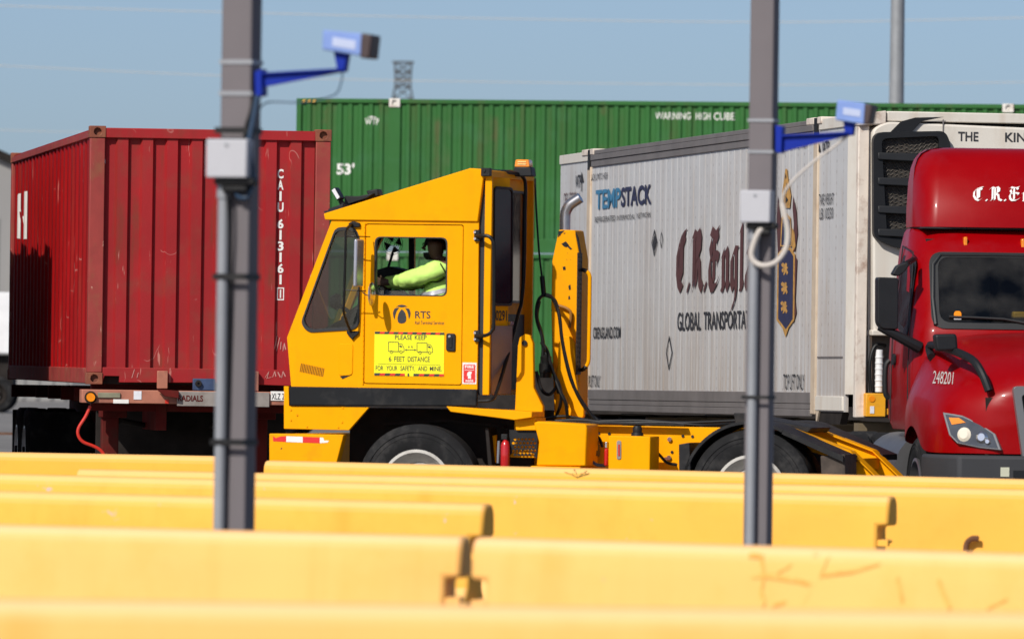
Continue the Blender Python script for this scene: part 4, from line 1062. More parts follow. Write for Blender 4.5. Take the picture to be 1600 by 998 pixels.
mb = MB(); plan = [(-1.20, .93), (-1.19, .26), (-1.05, -.10), (1.05, -.10), (1.19, .26), (1.20, .93), (1.0, .93), (.98, .3), (-.98, .3), (-1.0, .93)]
mb.prism(plan, 0.30, 0.855, 'z'); bump_ = mb.build('bumper', M_bumper, st, bevel=0.03, segs=3)
# inner dark volume so the wheel well is closed
mb = MB(); mb.box(-0.78, 0.78, 0.12, 2.6, 0.55, 1.35); mb.build('engine_bay', M_dark, st)
def cab_ring(z, yf, yr, hw, hf, bow=0.07):
    L_ = [(-hw + .01, yr), (-hw, (yf + yr) / 2), (-hw, yf + .32), (-hw + .035, yf + .15), (-hf - .02, yf + .035), (-hf + .06, yf), (0, yf - bow)]
    return [(x, y, z) for x, y in L_] + [(-x, y, z) for x, y in L_[::-1][1:]]
mb = MB()
mb.loft([cab_ring(1.05, 2.0, 3.30, 1.06, .96), cab_ring(1.15, 1.98, 3.32, 1.10, .97), cab_ring(1.55, 1.97, 3.32, 1.11, .97), cab_ring(1.90, 1.97, 3.32, 1.09, .965), cab_ring(1.96, 2.00, 3.32, 1.08, .96), cab_ring(2.58, 2.38, 3.30, 1.03, .92), cab_ring(2.66, 2.44, 3.30, 1.015, .90), cab_ring(2.80, 2.62, 3.28, .985, .84), cab_ring(2.835, 2.70, 3.26, .965, .80)], closed=True, skip={(4, 5), (4, 6)})
cab = mb.build('cab_shell', M_semi, st, angle=40)
mb = MB()
mb.loft([cab_ring(2.848, 2.56, 3.30, .965, .86, .1), cab_ring(3.0, 2.58, 3.32, .962, .85, .1), cab_ring(3.25, 2.70, 3.34, .945, .82, .1), cab_ring(3.38, 2.80, 3.34, .925, .795, .1), cab_ring(3.46, 2.88, 3.34, .895, .765, .09), cab_ring(3.51, 2.95, 3.34, .855, .73, .09), cab_ring(3.545, 3.03, 3.34, .79, .67, .08), cab_ring(3.565, 3.14, 3.34, .70, .58, .06)], closed=True)
fair = mb.build('roof_fairing', M_semi, st, angle=60)
mb = MB(); mb.box(-.93, .93, 2.56, 3.28, 2.832, 2.846); mb.build('fairing_seal', M_trim, st)
sk = Skin(SF, cab)
# windscreen: rubber surround, then the pane; mirrored half joins at the middle
mb = MB()
zt, zb2 = 2.575, 1.955
def ws(x, z, lift):
    t = (z - 1.96) / (2.58 - 1.96); yf = 2.00 + 0.38 * t; hf = (.96 - .04 * t) - .06; y = yf - 0.07 * (1 - min(1, abs(x) / hf))
    return Vector((x, y, z)) + Vector((0, -0.853, 0.522)) * lift
def wspoly(x_in, zl, zh, r_, lift, mb):
    pts = rpoly([(-x_in, zl), (-x_in + .035, zh), (x_in - .035, zh), (x_in, zl)], r_, 6)
    left = [(x, z) for x, z in pts if x < -0.01] ; left = sorted(left, key=lambda q: 0) 
    ringL = [q for q in pts if q[0] < 0]
    # left half runs from bottom middle round to top middle
    ringL = [(0, zl)] + ringL + [(0, zh)]
    for s in (-1, 1):
        mb.face([ws(x * (1 if s < 0 else -1), z, lift) for x, z in ringL][::(1 if s < 0 else -1)])
def wsloop(x_in, zl, zh, r_): return rpoly([(-x_in, zl), (-x_in + .035, zh), (0, zh), (x_in - .035, zh), (x_in, zl), (0, zl)], [r_, r_, 0, r_, r_, 0], 6)
wo_, wi_ = wsloop(.94, 1.94, 2.62, .13), wsloop(.865, 1.99, 2.57, .11)
V1 = [mb.bm.verts.new(ws(a, b, .010)) for a, b in wo_]; V2 = [mb.bm.verts.new(ws(a, b, .016)) for a, b in wi_]
for k in range(len(V1)): mb.bm.faces.new([V1[k], V1[(k + 1) % len(V1)], V2[(k + 1) % len(V1)], V2[k]])
mb.build('windscreen_seal', M_trim, st, normals=False)
M_in = mat('semi_interior', (0.020, 0.020, 0.022), 0.8, spec=0.2)
mb = MB(); mb.box(-.96, .96, 3.16, 3.24, 1.1, 2.75); mb.box(-.96, .96, 2.10, 3.15, 1.08, 1.14); mb.box(-.97, -.93, 2.45, 3.15, 1.15, 1.98); mb.box(.93, .97, 2.45, 3.15, 1.15, 1.98)
mb.box(-.9, .9, 2.55, 3.15, 2.70, 2.74); mb.build('cab_interior', M_in, st)
mb = MB(); mb.prism([(2.06, 1.60), (2.06, 1.93), (2.34, 1.99), (2.60, 1.93), (2.62, 1.60)], -.9, .9, 'x'); mb.build('dashboard', M_in, st, bevel=0.03)
for x in (-.48, .48):
    mb = MB(); mb.prism(rpoly([(2.86, 1.5), (3.0, 1.5), (3.14, 2.45), (3.02, 2.5), (2.95, 2.2)], .05), x - .24, x + .24, 'x'); mb.build('seat', mat('seat_grey', (0.055, 0.06, 0.06), 0.8), st, bevel=0.04)
mb = MB(); mb.tube([Vector((.48, 2.62, 1.98)) + Vector((math.cos(t), .35 * math.sin(t), .93 * math.sin(t))) * .22 for t in [2 * math.pi * k / 24 for k in range(24)]], .016, 8, closed=True); mb.build('steering_wheel', M_in, st)
yi = SF.hit(1590, 492, 'y', 2.3); mb = MB(); mb.box(yi.x - .05, yi.x + .08, 2.24, 2.34, yi.z - .03, yi.z + .03); mb.build('dash_item', M_yel_ch, st, bevel=0.015)
mb = MB(); wspoly(.872, 1.985, 2.575, .11, .012, mb); wsc = mb.build('windscreen', G_screen, st, normals=False)
mb = MB()
for s in (-1, 1):
    mb.tube([ws(s * .90, 1.97, .012), ws(s * .905, 2.2, .012), ws(s * .875, 2.5, .012), ws(s * .80, 2.595, .014), ws(s * .4, 2.598, .014), ws(0.0, 2.598, .014)], .02, 8)
mb.build('seal_bead', M_trim, st)
mb = MB()
for a, b in (((1487, 508), (1592, 519)), ((1592, 519), (1618, 526))):
    pass
mb.tube([ws(-.78, 2.035, .03), ws(-.55, 2.03, .03), ws(-.30, 2.02, .03), ws(-.1, 1.985, .03)], .011, 6); mb.build('wiper', M_trim, st)
skw = Skin(SF, wsc)
mb = MB(); skw.sheet(mb, rpoly([(1490.5, 498), (1490.5, 486), (1502, 486), (1502, 498)], [0, 5, 5, 0], 4), 0.004); mb.build('windscreen_sticker', M_amber, st, normals=False)
mb = MB(); skw.sheet(mb, [(1490.5, 499.5), (1490.5, 496.5), (1502, 496.5), (1502, 499.5)], 0.006); mb.build('sticker_foot', M_sticker, st, normals=False)
# side window and door seams, both sides
def side_sheet(name, poly, mtl, lift):
    for s in (-1, 1):
        mb = MB(); pts = []
        for y, z in poly:
            hw = 1.09 - (1.09 - 1.03) * max(0, (z - 1.90)) / .68 if z > 1.9 else 1.105
            k = max(0.0, 2.32 + .38 * max(0, (z - 1.96)) / .62 - y) * 0.12
            pts.append((s * (hw + lift - k), y, z))
        mb.face(pts); mb.build(name, mtl, st, normals=False)
wy = lambda px, py: SF.yz(px, py, -1.06)
side_sheet('window_seal', rpoly([(2.30, 1.84), (2.42, 2.57), (3.02, 2.60), (3.05, 1.98)], .10), M_trim, 0.004)
side_sheet('side_window', rpoly([(2.36, 1.92), (2.46, 2.52), (2.97, 2.55), (3.0, 2.03)], .08), M_screen, 0.010)
for s in (-1, 1):
    mb = MB()
    q = [(s * 1.112, 2.16, 1.12), (s * 1.113, 2.18, 1.6), (s * 1.098, 2.20, 1.9), (s * 1.06, 2.36, 2.3), (s * 1.035, 2.44, 2.62), (s * 1.02, 3.08, 2.68)]
    mb.tube(q, 0.006, 5)
    mb.tube([(s * 1.02, 3.08, 2.68), (s * 1.10, 3.10, 1.9), (s * 1.113, 3.10, 1.12)], 0.006, 5)
    mb.build('door_seam', M_trim, st)
for s in (-1, 1):
    mb = MB(); mb.tube(smooth_path([(s * 1.105, 3.2, 1.32), (s * 1.14, 3.2, 1.38), (s * 1.14, 3.2, 1.6), (s * 1.105, 3.2, 1.66)], 4), 0.025, 8); mb.build('grab_handle', M_plastic, st)
    mb = MB(); mb.prism(rpoly([(3.0, 1.62), (3.0, 1.72), (2.86, 1.72), (2.86, 1.62)], .03), s * 1.108, s * 1.125, 'x'); mb.build('door_handle', M_plastic, st)
# amber roof markers, roof name
for px, py in ((1508, 379), (1598, 382)):
    c = sk.at(px, py, 0.0)
    if c:
        mb = MB(); mb.prism(rpoly([(c.x - .016, c.z - .05), (c.x + .016, c.z - .05), (c.x + .016, c.z + .05), (c.x - .016, c.z + .05)], .012), c.y - 0.03, c.y + 0.03); mb.build('marker_light', M_amber, st, bevel=0.006)
bpy.context.view_layer.update()
def baked(o):                      # the surface after its modifiers
    me = bpy.data.meshes.new_from_object(o.evaluated_get(bpy.context.evaluated_depsgraph_get()))
    class B: pass
    b = B(); b.data = me; return b
skf = Skin(SF, baked(fair)); skh = Skin(SF, baked(hood))
mb = MB(); v, f, t_ = blackletter('C.R.England', 0.15)
keep = [(n, ff) for n, ff in enumerate(f)]
x0, x1, y0, y1 = 1518, 1518 + 24.5 * t_, 315, 292.5
for n, ff in keep:
    pts = [skf.at(x0 + v[i][0] / t_ * (x1 - x0), y0 + v[i][1] * (y1 - y0) , 0.008 + stack_eps(n * 5)) for i in ff]
    if all(p is not None for p in pts): mb.face(pts)
mb.build('roof_lettering', M_white_mark, st, normals=False)
mb = MB(); skh.text(mb, '248201', ((1457.5, 599.5), (1489, 601), (1491, 582), (1459.5, 579.5)), 0.006, 0.0); mb.build('unit_number', mat('dull_white_number', (0.50, 0.46, 0.44), 0.6), st, normals=False)
# grille
mb = MB()
def gp(px, py): return SF.xz(px, py, -0.03)
xl, zt_ = gp(1582, 603); xb, zb_ = gp(1601, 720)
outer = rpoly([(xl, zt_), (xl + .10, zb_), (-(xl + .10), zb_), (-xl, zt_)], .05); inn = rpoly([(xl + .075, zt_ - .07), (xl + .16, zb_ + .06), (-(xl + .16), zb_ + .06), (-(xl + .075), zt_ - .07)], .04)
mb.plate(outer, [inn], -0.05, 0.03); mb.build('grille_surround', M_gframe, st, bevel=0.01)
mb = MB(); mb.prism(inn, -0.012, -0.006)
mb.build('grille', M_black, st)
mb = MB()
for k in range(7):
    z = zb_ + .1 + k * (zt_ - zb_ - .2) / 6; mb.box(xl + .14, -(xl + .14), -0.04, -0.014, z - .012, z + .012)
mb.build('grille_bar', M_plastic, st)
# headlights follow the nose chamfer
hl = [(1477.5, 645), (1504, 649), (1532, 662), (1556, 678), (1567.5, 704), (1532, 700), (1498, 693), (1486, 680)]
def headlight():
    P = [skh.at(a, b, 0.0) for a, b in hl]
    if any(p is None for p in P): return
    nrm = Vector((-0.50, -0.86, 0.1)).normalized()
    c = sum(P, Vector()) / len(P)
    def flat(p, lift):       # onto one plane through the middle, then out
        return p - nrm * (p - c).dot(nrm) + nrm * lift
    for s in (-1, 1):
        fx = (lambda p: Vector((p.x * (1 if s < 0 else -1), p.y, p.z)))
        mb = MB(); mb.loft([[fx(flat(p, -.05)) for p in P], [fx(flat(p, .035)) for p in P]], closed=True); h_ = mb.build('headlight', M_gframe, st, bevel=0.006)
        q = [flat(c + (p - c) * .90, .038) for p in P]
        mb = MB(); mb.face([fx(p) for p in q]); mb.build('lens', M_lamp_dark, h_, normals=False)
        def spot(px, py, r_, nm, mtl, lift):
            k = skh.at(px, py, 0)
            if k is None: return
            k = flat(k, lift); u_ = nrm.cross(Vector((0, 0, 1))).normalized(); v_ = u_.cross(nrm)
            mb = MB(); mb.loft([[fx(k + (u_ * math.cos(t) + v_ * math.sin(t)) * r_) for t in [2 * math.pi * j / 18 for j in range(18)]], [fx(k + (u_ * math.cos(t) + v_ * math.sin(t)) * r_ * .6 + nrm * 0.02) for t in [2 * math.pi * j / 18 for j in range(18)]]], closed=True)
            mb.build(nm, mtl, h_)
        spot(1508, 679, .062, 'main_beam', M_lampglass, .040)
        spot(1535, 683, .055, 'dip_beam', M_chrome, .040)
        spot(1545, 690, .03, 'small_lamp', M_chrome, .040)
        a = [skh.at(x, y, 0) for x, y in ((1486, 653), (1500, 653), (1510, 660), (1490, 664))]
        if all(p is not None for p in a):
            mb = MB(); mb.face([fx(flat(p, .044)) for p in a]); mb.build('turn_signal', M_amber, h_, normals=False)
headlight()
mb = MB(); c = SF.xz(1570, 737, -0.10); mb.box(c[0] - .038, c[0] + .038, -0.106, -0.1015, c[1] - .04, c[1] + .04); mb.build('bumper_label', mat('pale_label', (0.55, 0.55, 0.42), 0.6), st)
mb = MB(); c = SF.xz(1592, 742, -0.10); mb.box(c[0] - .05, c[0] + .18, -0.106, -0.1015, c[1] - .05, c[1] + .04); mb.build('bumper_recess', M_plastic, st)
# mirrors
def slab(name, px, y, th, mtl, r_, bev, parent=None):
    q = [SF.xz(a, b, y) for a, b in px]
    mb = MB(); mb.prism(rpoly(q, r_), y - th / 2, y + th / 2); o = mb.build(name, mtl, parent or st, bevel=bev, segs=3)
    mb = MB(); mb.prism(rpoly([(-a, b) for a, b in q][::-1], r_), y - th / 2, y + th / 2); mb.build(name, mtl, parent or st, bevel=bev, segs=3)
    return o
slab('mirror', [(1369, 436), (1371, 433), (1402, 434), (1401, 515), (1376, 514), (1369, 505)], 2.05, .16, M_plastic, .03, .03)
slab('camera_pod', [(1392, 429), (1400, 415), (1416, 409), (1420, 414), (1411, 426), (1402, 432)], 2.10, .12, M_plastic, .02, .02)
for s in (-1, 1):
    P = [SF.xz(a, b, 2.05) for a, b in ((1372, 511), (1400, 524), (1437, 543))]
    mb = MB(); mb.tube([(-s * P[0][0], 2.02, P[0][1]), (-s * P[1][0], 2.02, P[1][1]), (-s * P[2][0], 2.05, P[2][1])], [.03, .045, .055], 10); mb.build('mirror_arm', M_plastic, st)
    P = [SF.xz(a, b, 2.08) for a, b in ((1416, 412), (1434, 405))]
    mb = MB(); mb.tube([(-s * P[0][0], 2.1, P[0][1]), (-s * P[1][0], 2.3, P[1][1])], .025, 8); mb.build('pod_arm', M_plastic, st)
slab('hood_mirror', [(1458, 522), (1493, 521), (1495, 545), (1488, 548), (1462, 549)], 0.72, .14, M_plastic, .035, .03)
for s in (-1, 1):
    A = [skh.at(a, b, g_) for a, b, g_ in ((1458, 560, .02), (1462, 548, .07), (1500, 570, .16), (1530, 588, .18), (1543, 600, .14), (1549, 616, .06))]
    mb = MB(); mb.tube(smooth_path([(-s * q.x, q.y, q.z) for q in A if q], 4), .036, 10); mb.build('hood_mirror_arm', M_plastic, st)
# running gear
for s in (-1, 1):
    wheel(st, (s * 1.0, 1.50, 0.50), 0.50, 0.28, side=s, axis='x', rim_mat=mat('alloy_wheel', (0.30, 0.30, 0.31), 0.35, 0.8))
    for y in (5.2, 6.5):
        wheel(st, (s * 1.1, y, 0.50), 0.50, 0.27, side=s, axis='x', rim_mat=MATS['alloy_wheel']); wheel(st, (s * 0.78, y, 0.50), 0.50, 0.27, side=s, axis='x', rim=False)
    mb = MB(); mb.box(s * .45 - .05, s * .45 + .05, 1.0, 7.2, .70, .98); mb.build('frame_rail', M_dark, st)
    mb = MB(); mb.cyl((s * .86, 2.5, .72), (s * .86, 4.1, .72), .30, seg=24); mb.build('fuel_tank', mat('tank_alloy', (0.16, 0.16, 0.165), 0.4, 0.6), st)
    mb = MB(); mb.box(*sorted((s * .80, s * 1.14)), 2.45, 3.2, .60, .64); mb.box(*sorted((s * .86, s * 1.10)), 2.45, 3.2, .30, .33); mb.build('step', mat('step_alloy', (0.28, 0.28, 0.29), 0.5, 0.6), st)
mb = MB(); mb.cyl((-1.0, 1.5, .5), (1.0, 1.5, .5), .06, seg=10); mb.build('front_axle', M_dark, st)

# ------------------------------------------------------------------ yellow yard tractor
M_yel = mat('tractor_yellow', (0.92, 0.378, 0.0), 0.5, spec=0.07, var=0.035, vscale=1.5, streak=((0.70, 0.27, 0.004), 0.30, 7.0), dirt=((0.55, 0.21, 0.005), 0.33, 3.2), chips=((0.10, 0.06, 0.03), 0.80, 11.0), coat=0.0)
M_yel_worn = mat('tractor_yellow_worn', (0.90, 0.372, 0.001), 0.55, spec=0.08, var=0.06, vscale=2.5, dirt=((0.45, 0.19, 0.01), 0.6, 4.0), chips=((0.030, 0.025, 0.03), 0.69, 9.0))
M_liner = mat('cab_liner', (0.020, 0.020, 0.021), 0.8, var=0.2)
M_strip = mat('black_rubber_strip', (0.011, 0.012, 0.014), 0.7, spec=0.2, var=0.3, vscale=3, dirt=((0.07, 0.065, 0.06), 0.45, 5.0))
M_alu = mat('brushed_panel', (0.30, 0.24, 0.22), 0.5, 0.3, var=0.12, vscale=2, streak=((0.20, 0.13, 0.10), 0.4, 8.0))
M_steel = mat('bright_steel', (0.60, 0.60, 0.62), 0.22, 0.95, var=0.08, vscale=8)
M_exh = mat('exhaust_steel', (0.50, 0.50, 0.52), 0.28, 0.9, var=0.12, vscale=5, dirt=((0.25, 0.24, 0.24), 0.4, 10.0))
M_mirrorback = mat('mirror_back', (0.45, 0.45, 0.50), 0.3, 0.5, var=0.1)
M_sign_y = mat('sign_yellow', (0.88, 0.86, 0.0), 0.5, var=0.02, vscale=3)
M_sign_r = mat('sign_red', (0.70, 0.015, 0.012), 0.5, var=0.04)
M_ext = mat('extinguisher_red', (0.50, 0.01, 0.01), 0.25, coat=0.6)
G_side = glass('tinted_side_glass', (0.80, 0.88, 0.86), 0.72, dust=0.03)
G_clear = glass('clear_glass', (0.98, 1.0, 0.99), 0.97, dust=0.0)
G_dark = mat('rear_glass', (0.030, 0.003, 0.006), 0.05, var=0.3, spec=0.4)  # dark red base paints in the red truck's reflection
TF = Frame((650 - 800) / F_PX * 73.3, 73.3, R(-14.0), 0.0)
T = empty('yard_tractor', TF.o, TF.yaw)
tag(T, 'yellow yard tractor with a distance sign on its door, cab facing left', 'truck')
X = TF.xz
CW = 1.55                                       # cab width
def Q(poly, y=0.0): return [X(a, b, y) for a, b in poly]
def tpr(name, poly, y0, y1, mtl, bev=0.006, r_=0.0, parent=None, n=4):
    q = Q(poly, y0); q = rpoly(q, r_, n) if r_ else q
    mb = MB(); mb.prism(q, y0, y1); return mb.build(name, mtl, parent or T, bevel=bev)
door_px = [(571.5, 349.2), (724.6, 351), (721.4, 602), (568.4, 599.5)]
door_o = rpoly(Q(door_px), .02, 4)
win_px = [(586.3, 370), (699, 371.5), (698, 462.5), (585.5, 461)]
win = rpoly(Q(win_px), .055, 6)
qwin_px = [(524.5, 357.5), (553, 356), (561.5, 371), (561, 505), (552, 513), (483, 517.5), (471.5, 504)]
qwin = rpoly(Q(qwin_px), [.05, .05, .05, .06, .06, .06, .06], 5)
body_px = [(518.5, 344), (448.6, 527), (455, 604), (745.5, 608), (748, 346)]
mb = MB(); mb.plate(Q(body_px), [door_o, qwin], 0.0, 0.045); mb.build('side_panel', M_yel, T)
far_q = rpoly(Q([(603, 363), (641, 363), (641, 468), (550, 512), (541, 502)], CW), .03, 4)
far_w = rpoly(Q([(649.5, 366), (752, 367), (751, 466), (649, 465)], CW), .04, 5)
mb = MB(); mb.plate(Q(body_px), [far_w, far_q], CW - 0.045, CW); mb.build('side_panel', M_yel, T)
mb = MB(); mb.plate([(a * 1.0, b) for a, b in Q(body_px)], [far_w, far_q], CW - 0.055, CW - 0.047); mb.build('inner_liner', M_liner, T)
mb = MB(); mb.plate(Q(body_px), [win, qwin], 0.047, 0.055); mb.build('inner_liner', M_liner, T)
def shrink(poly, d):
    c = Vector((sum(a for a, b in poly) / len(poly), sum(b for a, b in poly) / len(poly)))
    return [tuple(Vector(p) + (c - Vector(p)).normalized() * d) for p in poly]
# door with its window, seam left open all round
mb = MB(); mb.plate(shrink(door_o, 0.010), [win], -0.004, 0.040); door = mb.build('door', M_yel, T)
mb = MB(); mb.plate(shrink(win, -0.004), [shrink(win, 0.010)], -0.0065, 0.05); mb.build('window_seal', M_trim, door)
sf = MB(); x_, z_ = X(699, 462); 
sf.plate([(a, b - 0.46) for a, b in shrink(win, 0.0)], [], 0.020, 0.023)   # the pane is wound down into the door
sf.build('window', G_clear, door)
mb = MB()
for k in range(30):
    t = k / 29; a = X(571 - 3.1 * t, 352 + 245 * t); mb.cyl((a[0] - 0.004, -0.006, a[1] - 0.018), (a[0] - 0.004, -0.006, a[1] + 0.018), 0.007, seg=6)
mb.build('hinge', M_yel, door)
mb = MB(); mb.prism(rpoly(Q([(698, 520.5), (712.5, 521), (712, 549), (697.5, 548)]), .02), -0.022, -0.005); h_ = mb.build('door_handle', M_plastic, door, bevel=0.006)
mb = MB(); mb.prism(rpoly(Q([(703.5, 526), (708, 526), (707.5, 543), (703, 543)]), .008), -0.030, -0.0225); mb.build('paddle', M_black, h_, bevel=0.003)
mb = MB(); c = X(703.5, 525.5); mb.cyl((c[0], -0.027, c[1]), (c[0], -0.0225, c[1]), 0.011, seg=12); mb.build('lock', M_steel, h_)
# quarter window
mb = MB(); mb.plate(shrink(qwin, -0.012), [shrink(qwin, 0.018)], -0.012, 0.03); mb.build('window_seal', M_trim, T, bevel=0.004)
mb = MB(); mb.face([(a, 0.014, b) for a, b in shrink(qwin, 0.004)]); mb.build('side_window', G_side, T)
for hw_ in (far_q, far_w):
    mb = MB(); mb.face([(a, CW - 0.028, b) for a, b in shrink(hw_, 0.002)]); mb.build('side_window', G_clear, T)
# front: sloped screen, nose, header, floor
a, b, c, d = Q([(520, 343), (449.5, 527), (455, 604), (745.5, 608)])
nx, nz = (b[0] - a[0]), (b[1] - a[1])
mb = MB(); k0, k1 = 0.14, 0.93
P0 = (a[0] + nx * k0, a[1] + nz * k0); P1 = (a[0] + nx * k1, a[1] + nz * k1)
mb.prism([P0, P1, (P1[0] + .008, P1[1]), (P0[0] + .008, P0[1])], 0.10, CW - 0.10); mb.build('windscreen', G_side, T)
mb = MB(); mb.prism([a, P0, (P0[0] + .04, P0[1]), (a[0] + .04, a[1])], 0.046, CW - 0.046); mb.prism([P1, b, c, (c[0] + .05, c[1]), (b[0] + .05, b[1])], 0.046, CW - 0.046)
mb.prism([(c[0] + .052, c[1]), (d[0], d[1]), (d[0], d[1] + .05), (c[0] + .052, c[1] + .05)], 0.056, CW - 0.056); mb.build('front_panel', M_yel, T)
for y in (0.047, CW - 0.097):
    mb = MB(); mb.prism([P0, P1, (P1[0] + .06, P1[1]), (P0[0] + .06, P0[1])], y + 0.009, y + 0.047); mb.build('windscreen_pillar', M_yel, T)
# roof: wedge fairing and rear hood
fq = Q([(506.6, 334), (508.5, 343.6), (747.4, 346.6), (757.5, 264.5), (735.6, 263)])
mb = MB(); mb.prism(fq, -0.02, CW + 0.02); mb.build('roof_fairing', M_yel, T, bevel=0.008)
xf = X(766, 450)[0]; xr = xf - 0.085; xg = X(755.3, 450)[0]
zt_, zb_ = X(760, 275.5)[1], X(760, 617)[1]
mb = MB(); mb.prism(Q([(757.8, 266), (748.2, 346), (748.2, 276), (757.8, 276)][:1] + [(752, 300), (753, 277), (767, 277), (767, 266)], 0.0), 0.0, CW); mb.build('rear_hood', M_yel, T, bevel=0.006)
mb = MB(); mb.box(xg - 0.045, xg - 0.001, 0.035, 0.09, zb_, zt_ - 0.02); mb.build('gasket', M_trim, T)
for y0, y1, x0 in ((0.012, 0.055, xg), (CW - 0.055, CW - 0.012, xr - 0.05)):
    mb = MB(); mb.box(x0, xf, y0, y1, zb_, zt_); mb.build('rear_frame', M_yel, T, bevel=0.006)
YD = 0.80
DA = R(-20.0)                                   # the folding rear leaf stands ajar
DFo = TF.o + TF.u * xr + TF.v * 0.06
DF = Frame(DFo.x, DFo.y, TF.yaw + DA, 0.0)
mb = MB(); mb.box(-0.03, 0.0, 0.0, 0.40, zb_ + 0.02, zt_ - 0.005); rd = mb.build('rear_door', M_yel, T)
rd.location = (xr, 0.06, 0); rd.rotation_euler = (0, 0, DA); YD = 0.40
mb = MB(); mb.box(xf - 0.075, xf - 0.062, YD + 0.004, CW - 0.058, zb_, zt_); rw = mb.build('rear_wall', M_yel_worn, T)
q_ = rpoly([(YD + .10, zb_ + 0.80), (YD + .10, zt_ - .10), (CW - .16, zt_ - .10), (CW - .16, zb_ + 0.80)], .05)
mb = MB(); mb.plate(q_, [shrink(q_, .025)], xf - 0.0615, xf - 0.050, 'x'); mb.build('window_seal', M_trim, rw)
mb = MB(); mb.face([(xf - 0.058, a, b) for a, b in shrink(q_, .01)]); mb.build('rear_window', G_dark, rw, normals=False)  # added dark pane, stands in for the shade inside the recess
mb = MB(); mb.plate([(YD + .05, zb_ + .05), (CW - .10, zb_ + .05), (CW - .10, zb_ + .70), (YD + .05, zb_ + .70)], [], xf - 0.0615, xf - 0.054, 'x'); mb.build('kick_panel', M_black, rw)  # black panel paints the lower recess as shaded
def ryz(px, py, x=0.0): return DF.yz(px, py, x)
q = rpoly([ryz(770.5, 291), ryz(799.5, 293), ryz(798.5, 478), ryz(769.5, 478)], .05)
mb = MB(); mb.plate(q, [shrink(q, .022)], 0.001, 0.02, 'x'); mb.build('window_seal', M_trim, rd, bevel=0.004)
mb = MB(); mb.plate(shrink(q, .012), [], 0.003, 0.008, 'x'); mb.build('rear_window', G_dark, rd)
q = [ryz(766.5, 509), ryz(799, 509), ryz(797, 615), ryz(766, 615)]
mb = MB(); mb.plate(q, [], 0.002, 0.012, 'x'); mb.build('kick_panel', M_alu, rd)
mb = MB(); ya, za = ryz(774, 501); yb2, zb2_ = ryz(792, 485)
put_text(mb, '0291', lambda s, t: (0.003, ya + s * (yb2 - ya), za + t * (zb2_ - za)), bold=0.02); mb.build('fleet_number', M_blk_mark, rd, normals=False)
mb = MB(); c = ryz(799, 505); mb.box(0.001, 0.03, c[0] - 0.06, c[0] - 0.01, c[1] - 0.015, c[1] + 0.015); mb.build('latch', M_steel, rd)
# rails, pipes, hinges round the rear
def pipe(name, pts, r_, mtl, n=5, seg=8, parent=None):
    p = []
    for (a, b, y) in pts:
        x, z = X(a, b, y); p.append((x, y, z))
    mb = MB(); mb.tube(smooth_path(p, n), r_, seg); return mb.build(name, mtl, parent or T)
pipe('grab_bar', [(744, 368.5, -.02), (752, 368.5, -.09), (763, 369, -.11), (770, 377, -.11), (771.5, 395, -.11), (771.5, 500, -.11), (769, 516, -.11), (760, 523.5, -.11), (744, 525, -.02)], 0.016, M_hose)
for y0, y1 in ((359, 377), (516, 534)):
    b_ = tpr('bar_bracket', [(740.5, y0), (749.5, y0), (749.5, y1), (740.5, y1)], -0.03, -0.002, M_black)
    mb = MB()
    for yy in (y0 + 4, y1 - 4):
        c = X(743.5, yy); mb.cyl((c[0], -0.038, c[1]), (c[0], -0.031, c[1]), 0.011, seg=8)
    mb.build('bolt', M_steel, b_)
pipe('rear_rail', [(760, 269, .10), (785, 269.5, .50), (806, 271, .80), (817, 277, .98), (821, 290, 1.02), (820.5, 330, 1.02), (819, 420, 1.0), (815, 470, .92), (810, 490, .80), (792, 560, .40), (776, 612, .10), (768, 624, -.02), (748, 626, -.02)], 0.016, M_hose)
pipe('top_hose', [(757, 270, -.03), (760, 266, 0.0), (775, 267.5, .3), (800, 268, .75)], 0.014, M_hose)
mb = MB(); x_, z_ = X(761, 269, -.02); mb.box(x_ - .05, x_ + .03, -0.04, 0.03, z_ - .035, z_ + .035); mb.build('roof_bracket', M_black, T, bevel=0.005)
# beacon
BY = 0.85
x0, z0 = X(800.5, 272, BY); x1, z1 = X(832, 261, BY)
mb = MB(); mb.prism([(x0, z0 - .02), (x1, z0 - .02), (x1 - .015, z1), (x0 + .015, z1)], BY, BY + 0.15); be = mb.build('beacon', M_plastic, T, bevel=0.01)
x0, z0 = X(803.5, 261, BY); x1, z1 = X(827, 249.5, BY)
mb = MB(); mb.prism(rpoly([(x0, z0), (x1, z0), (x1 - .008, z1), (x0 + .008, z1)], .012), BY + 0.01, BY + 0.14); mb.build('beacon_lens', M_amber, be, bevel=0.006)
mb = MB()
for z in (z0 + .025, z0 + .045): mb.box(x0 + .03, x1 - .03, BY + 0.002, BY + 0.008, z - .004, z + .004)
mb.build('beacon_led', mat('beacon_led', (0.95, 0.65, 0.25), 0.2), be)
# work lights on the roof slope
LY = 0.35
lq = Q([(517.5, 297), (523.5, 292.5), (533, 309.5), (527, 314)], LY)
mb = MB(); mb.prism(lq, LY, LY + 0.13); wl_ = mb.build('work_light', M_plastic, T, bevel=0.006)
mb = MB(); q = Q([(518.5, 297.5), (523, 294), (531, 308), (527, 311.5)], LY); mb.prism(q, LY - 0.006, LY - 0.001); mb.build('lamp_lens', M_sticker, wl_)
mb = MB(); mb.tube([(lambda p: (p[0], LY + .06, p[1]))(X(a, b, LY)) for a, b in ((529, 313), (533, 320), (535, 326))], 0.022, 8); mb.build('lamp_stem', M_plastic, wl_)
tpr('light_bar', [(538, 306), (560, 306.5), (584, 302), (574, 309.5), (545, 319), (538, 322)], LY + .2, LY + .5, M_plastic)
tpr('roof_camera', [(572, 298), (590, 295), (592, 306), (577, 310.5)], LY + .25, LY + .4, M_plastic, bev=0.01)
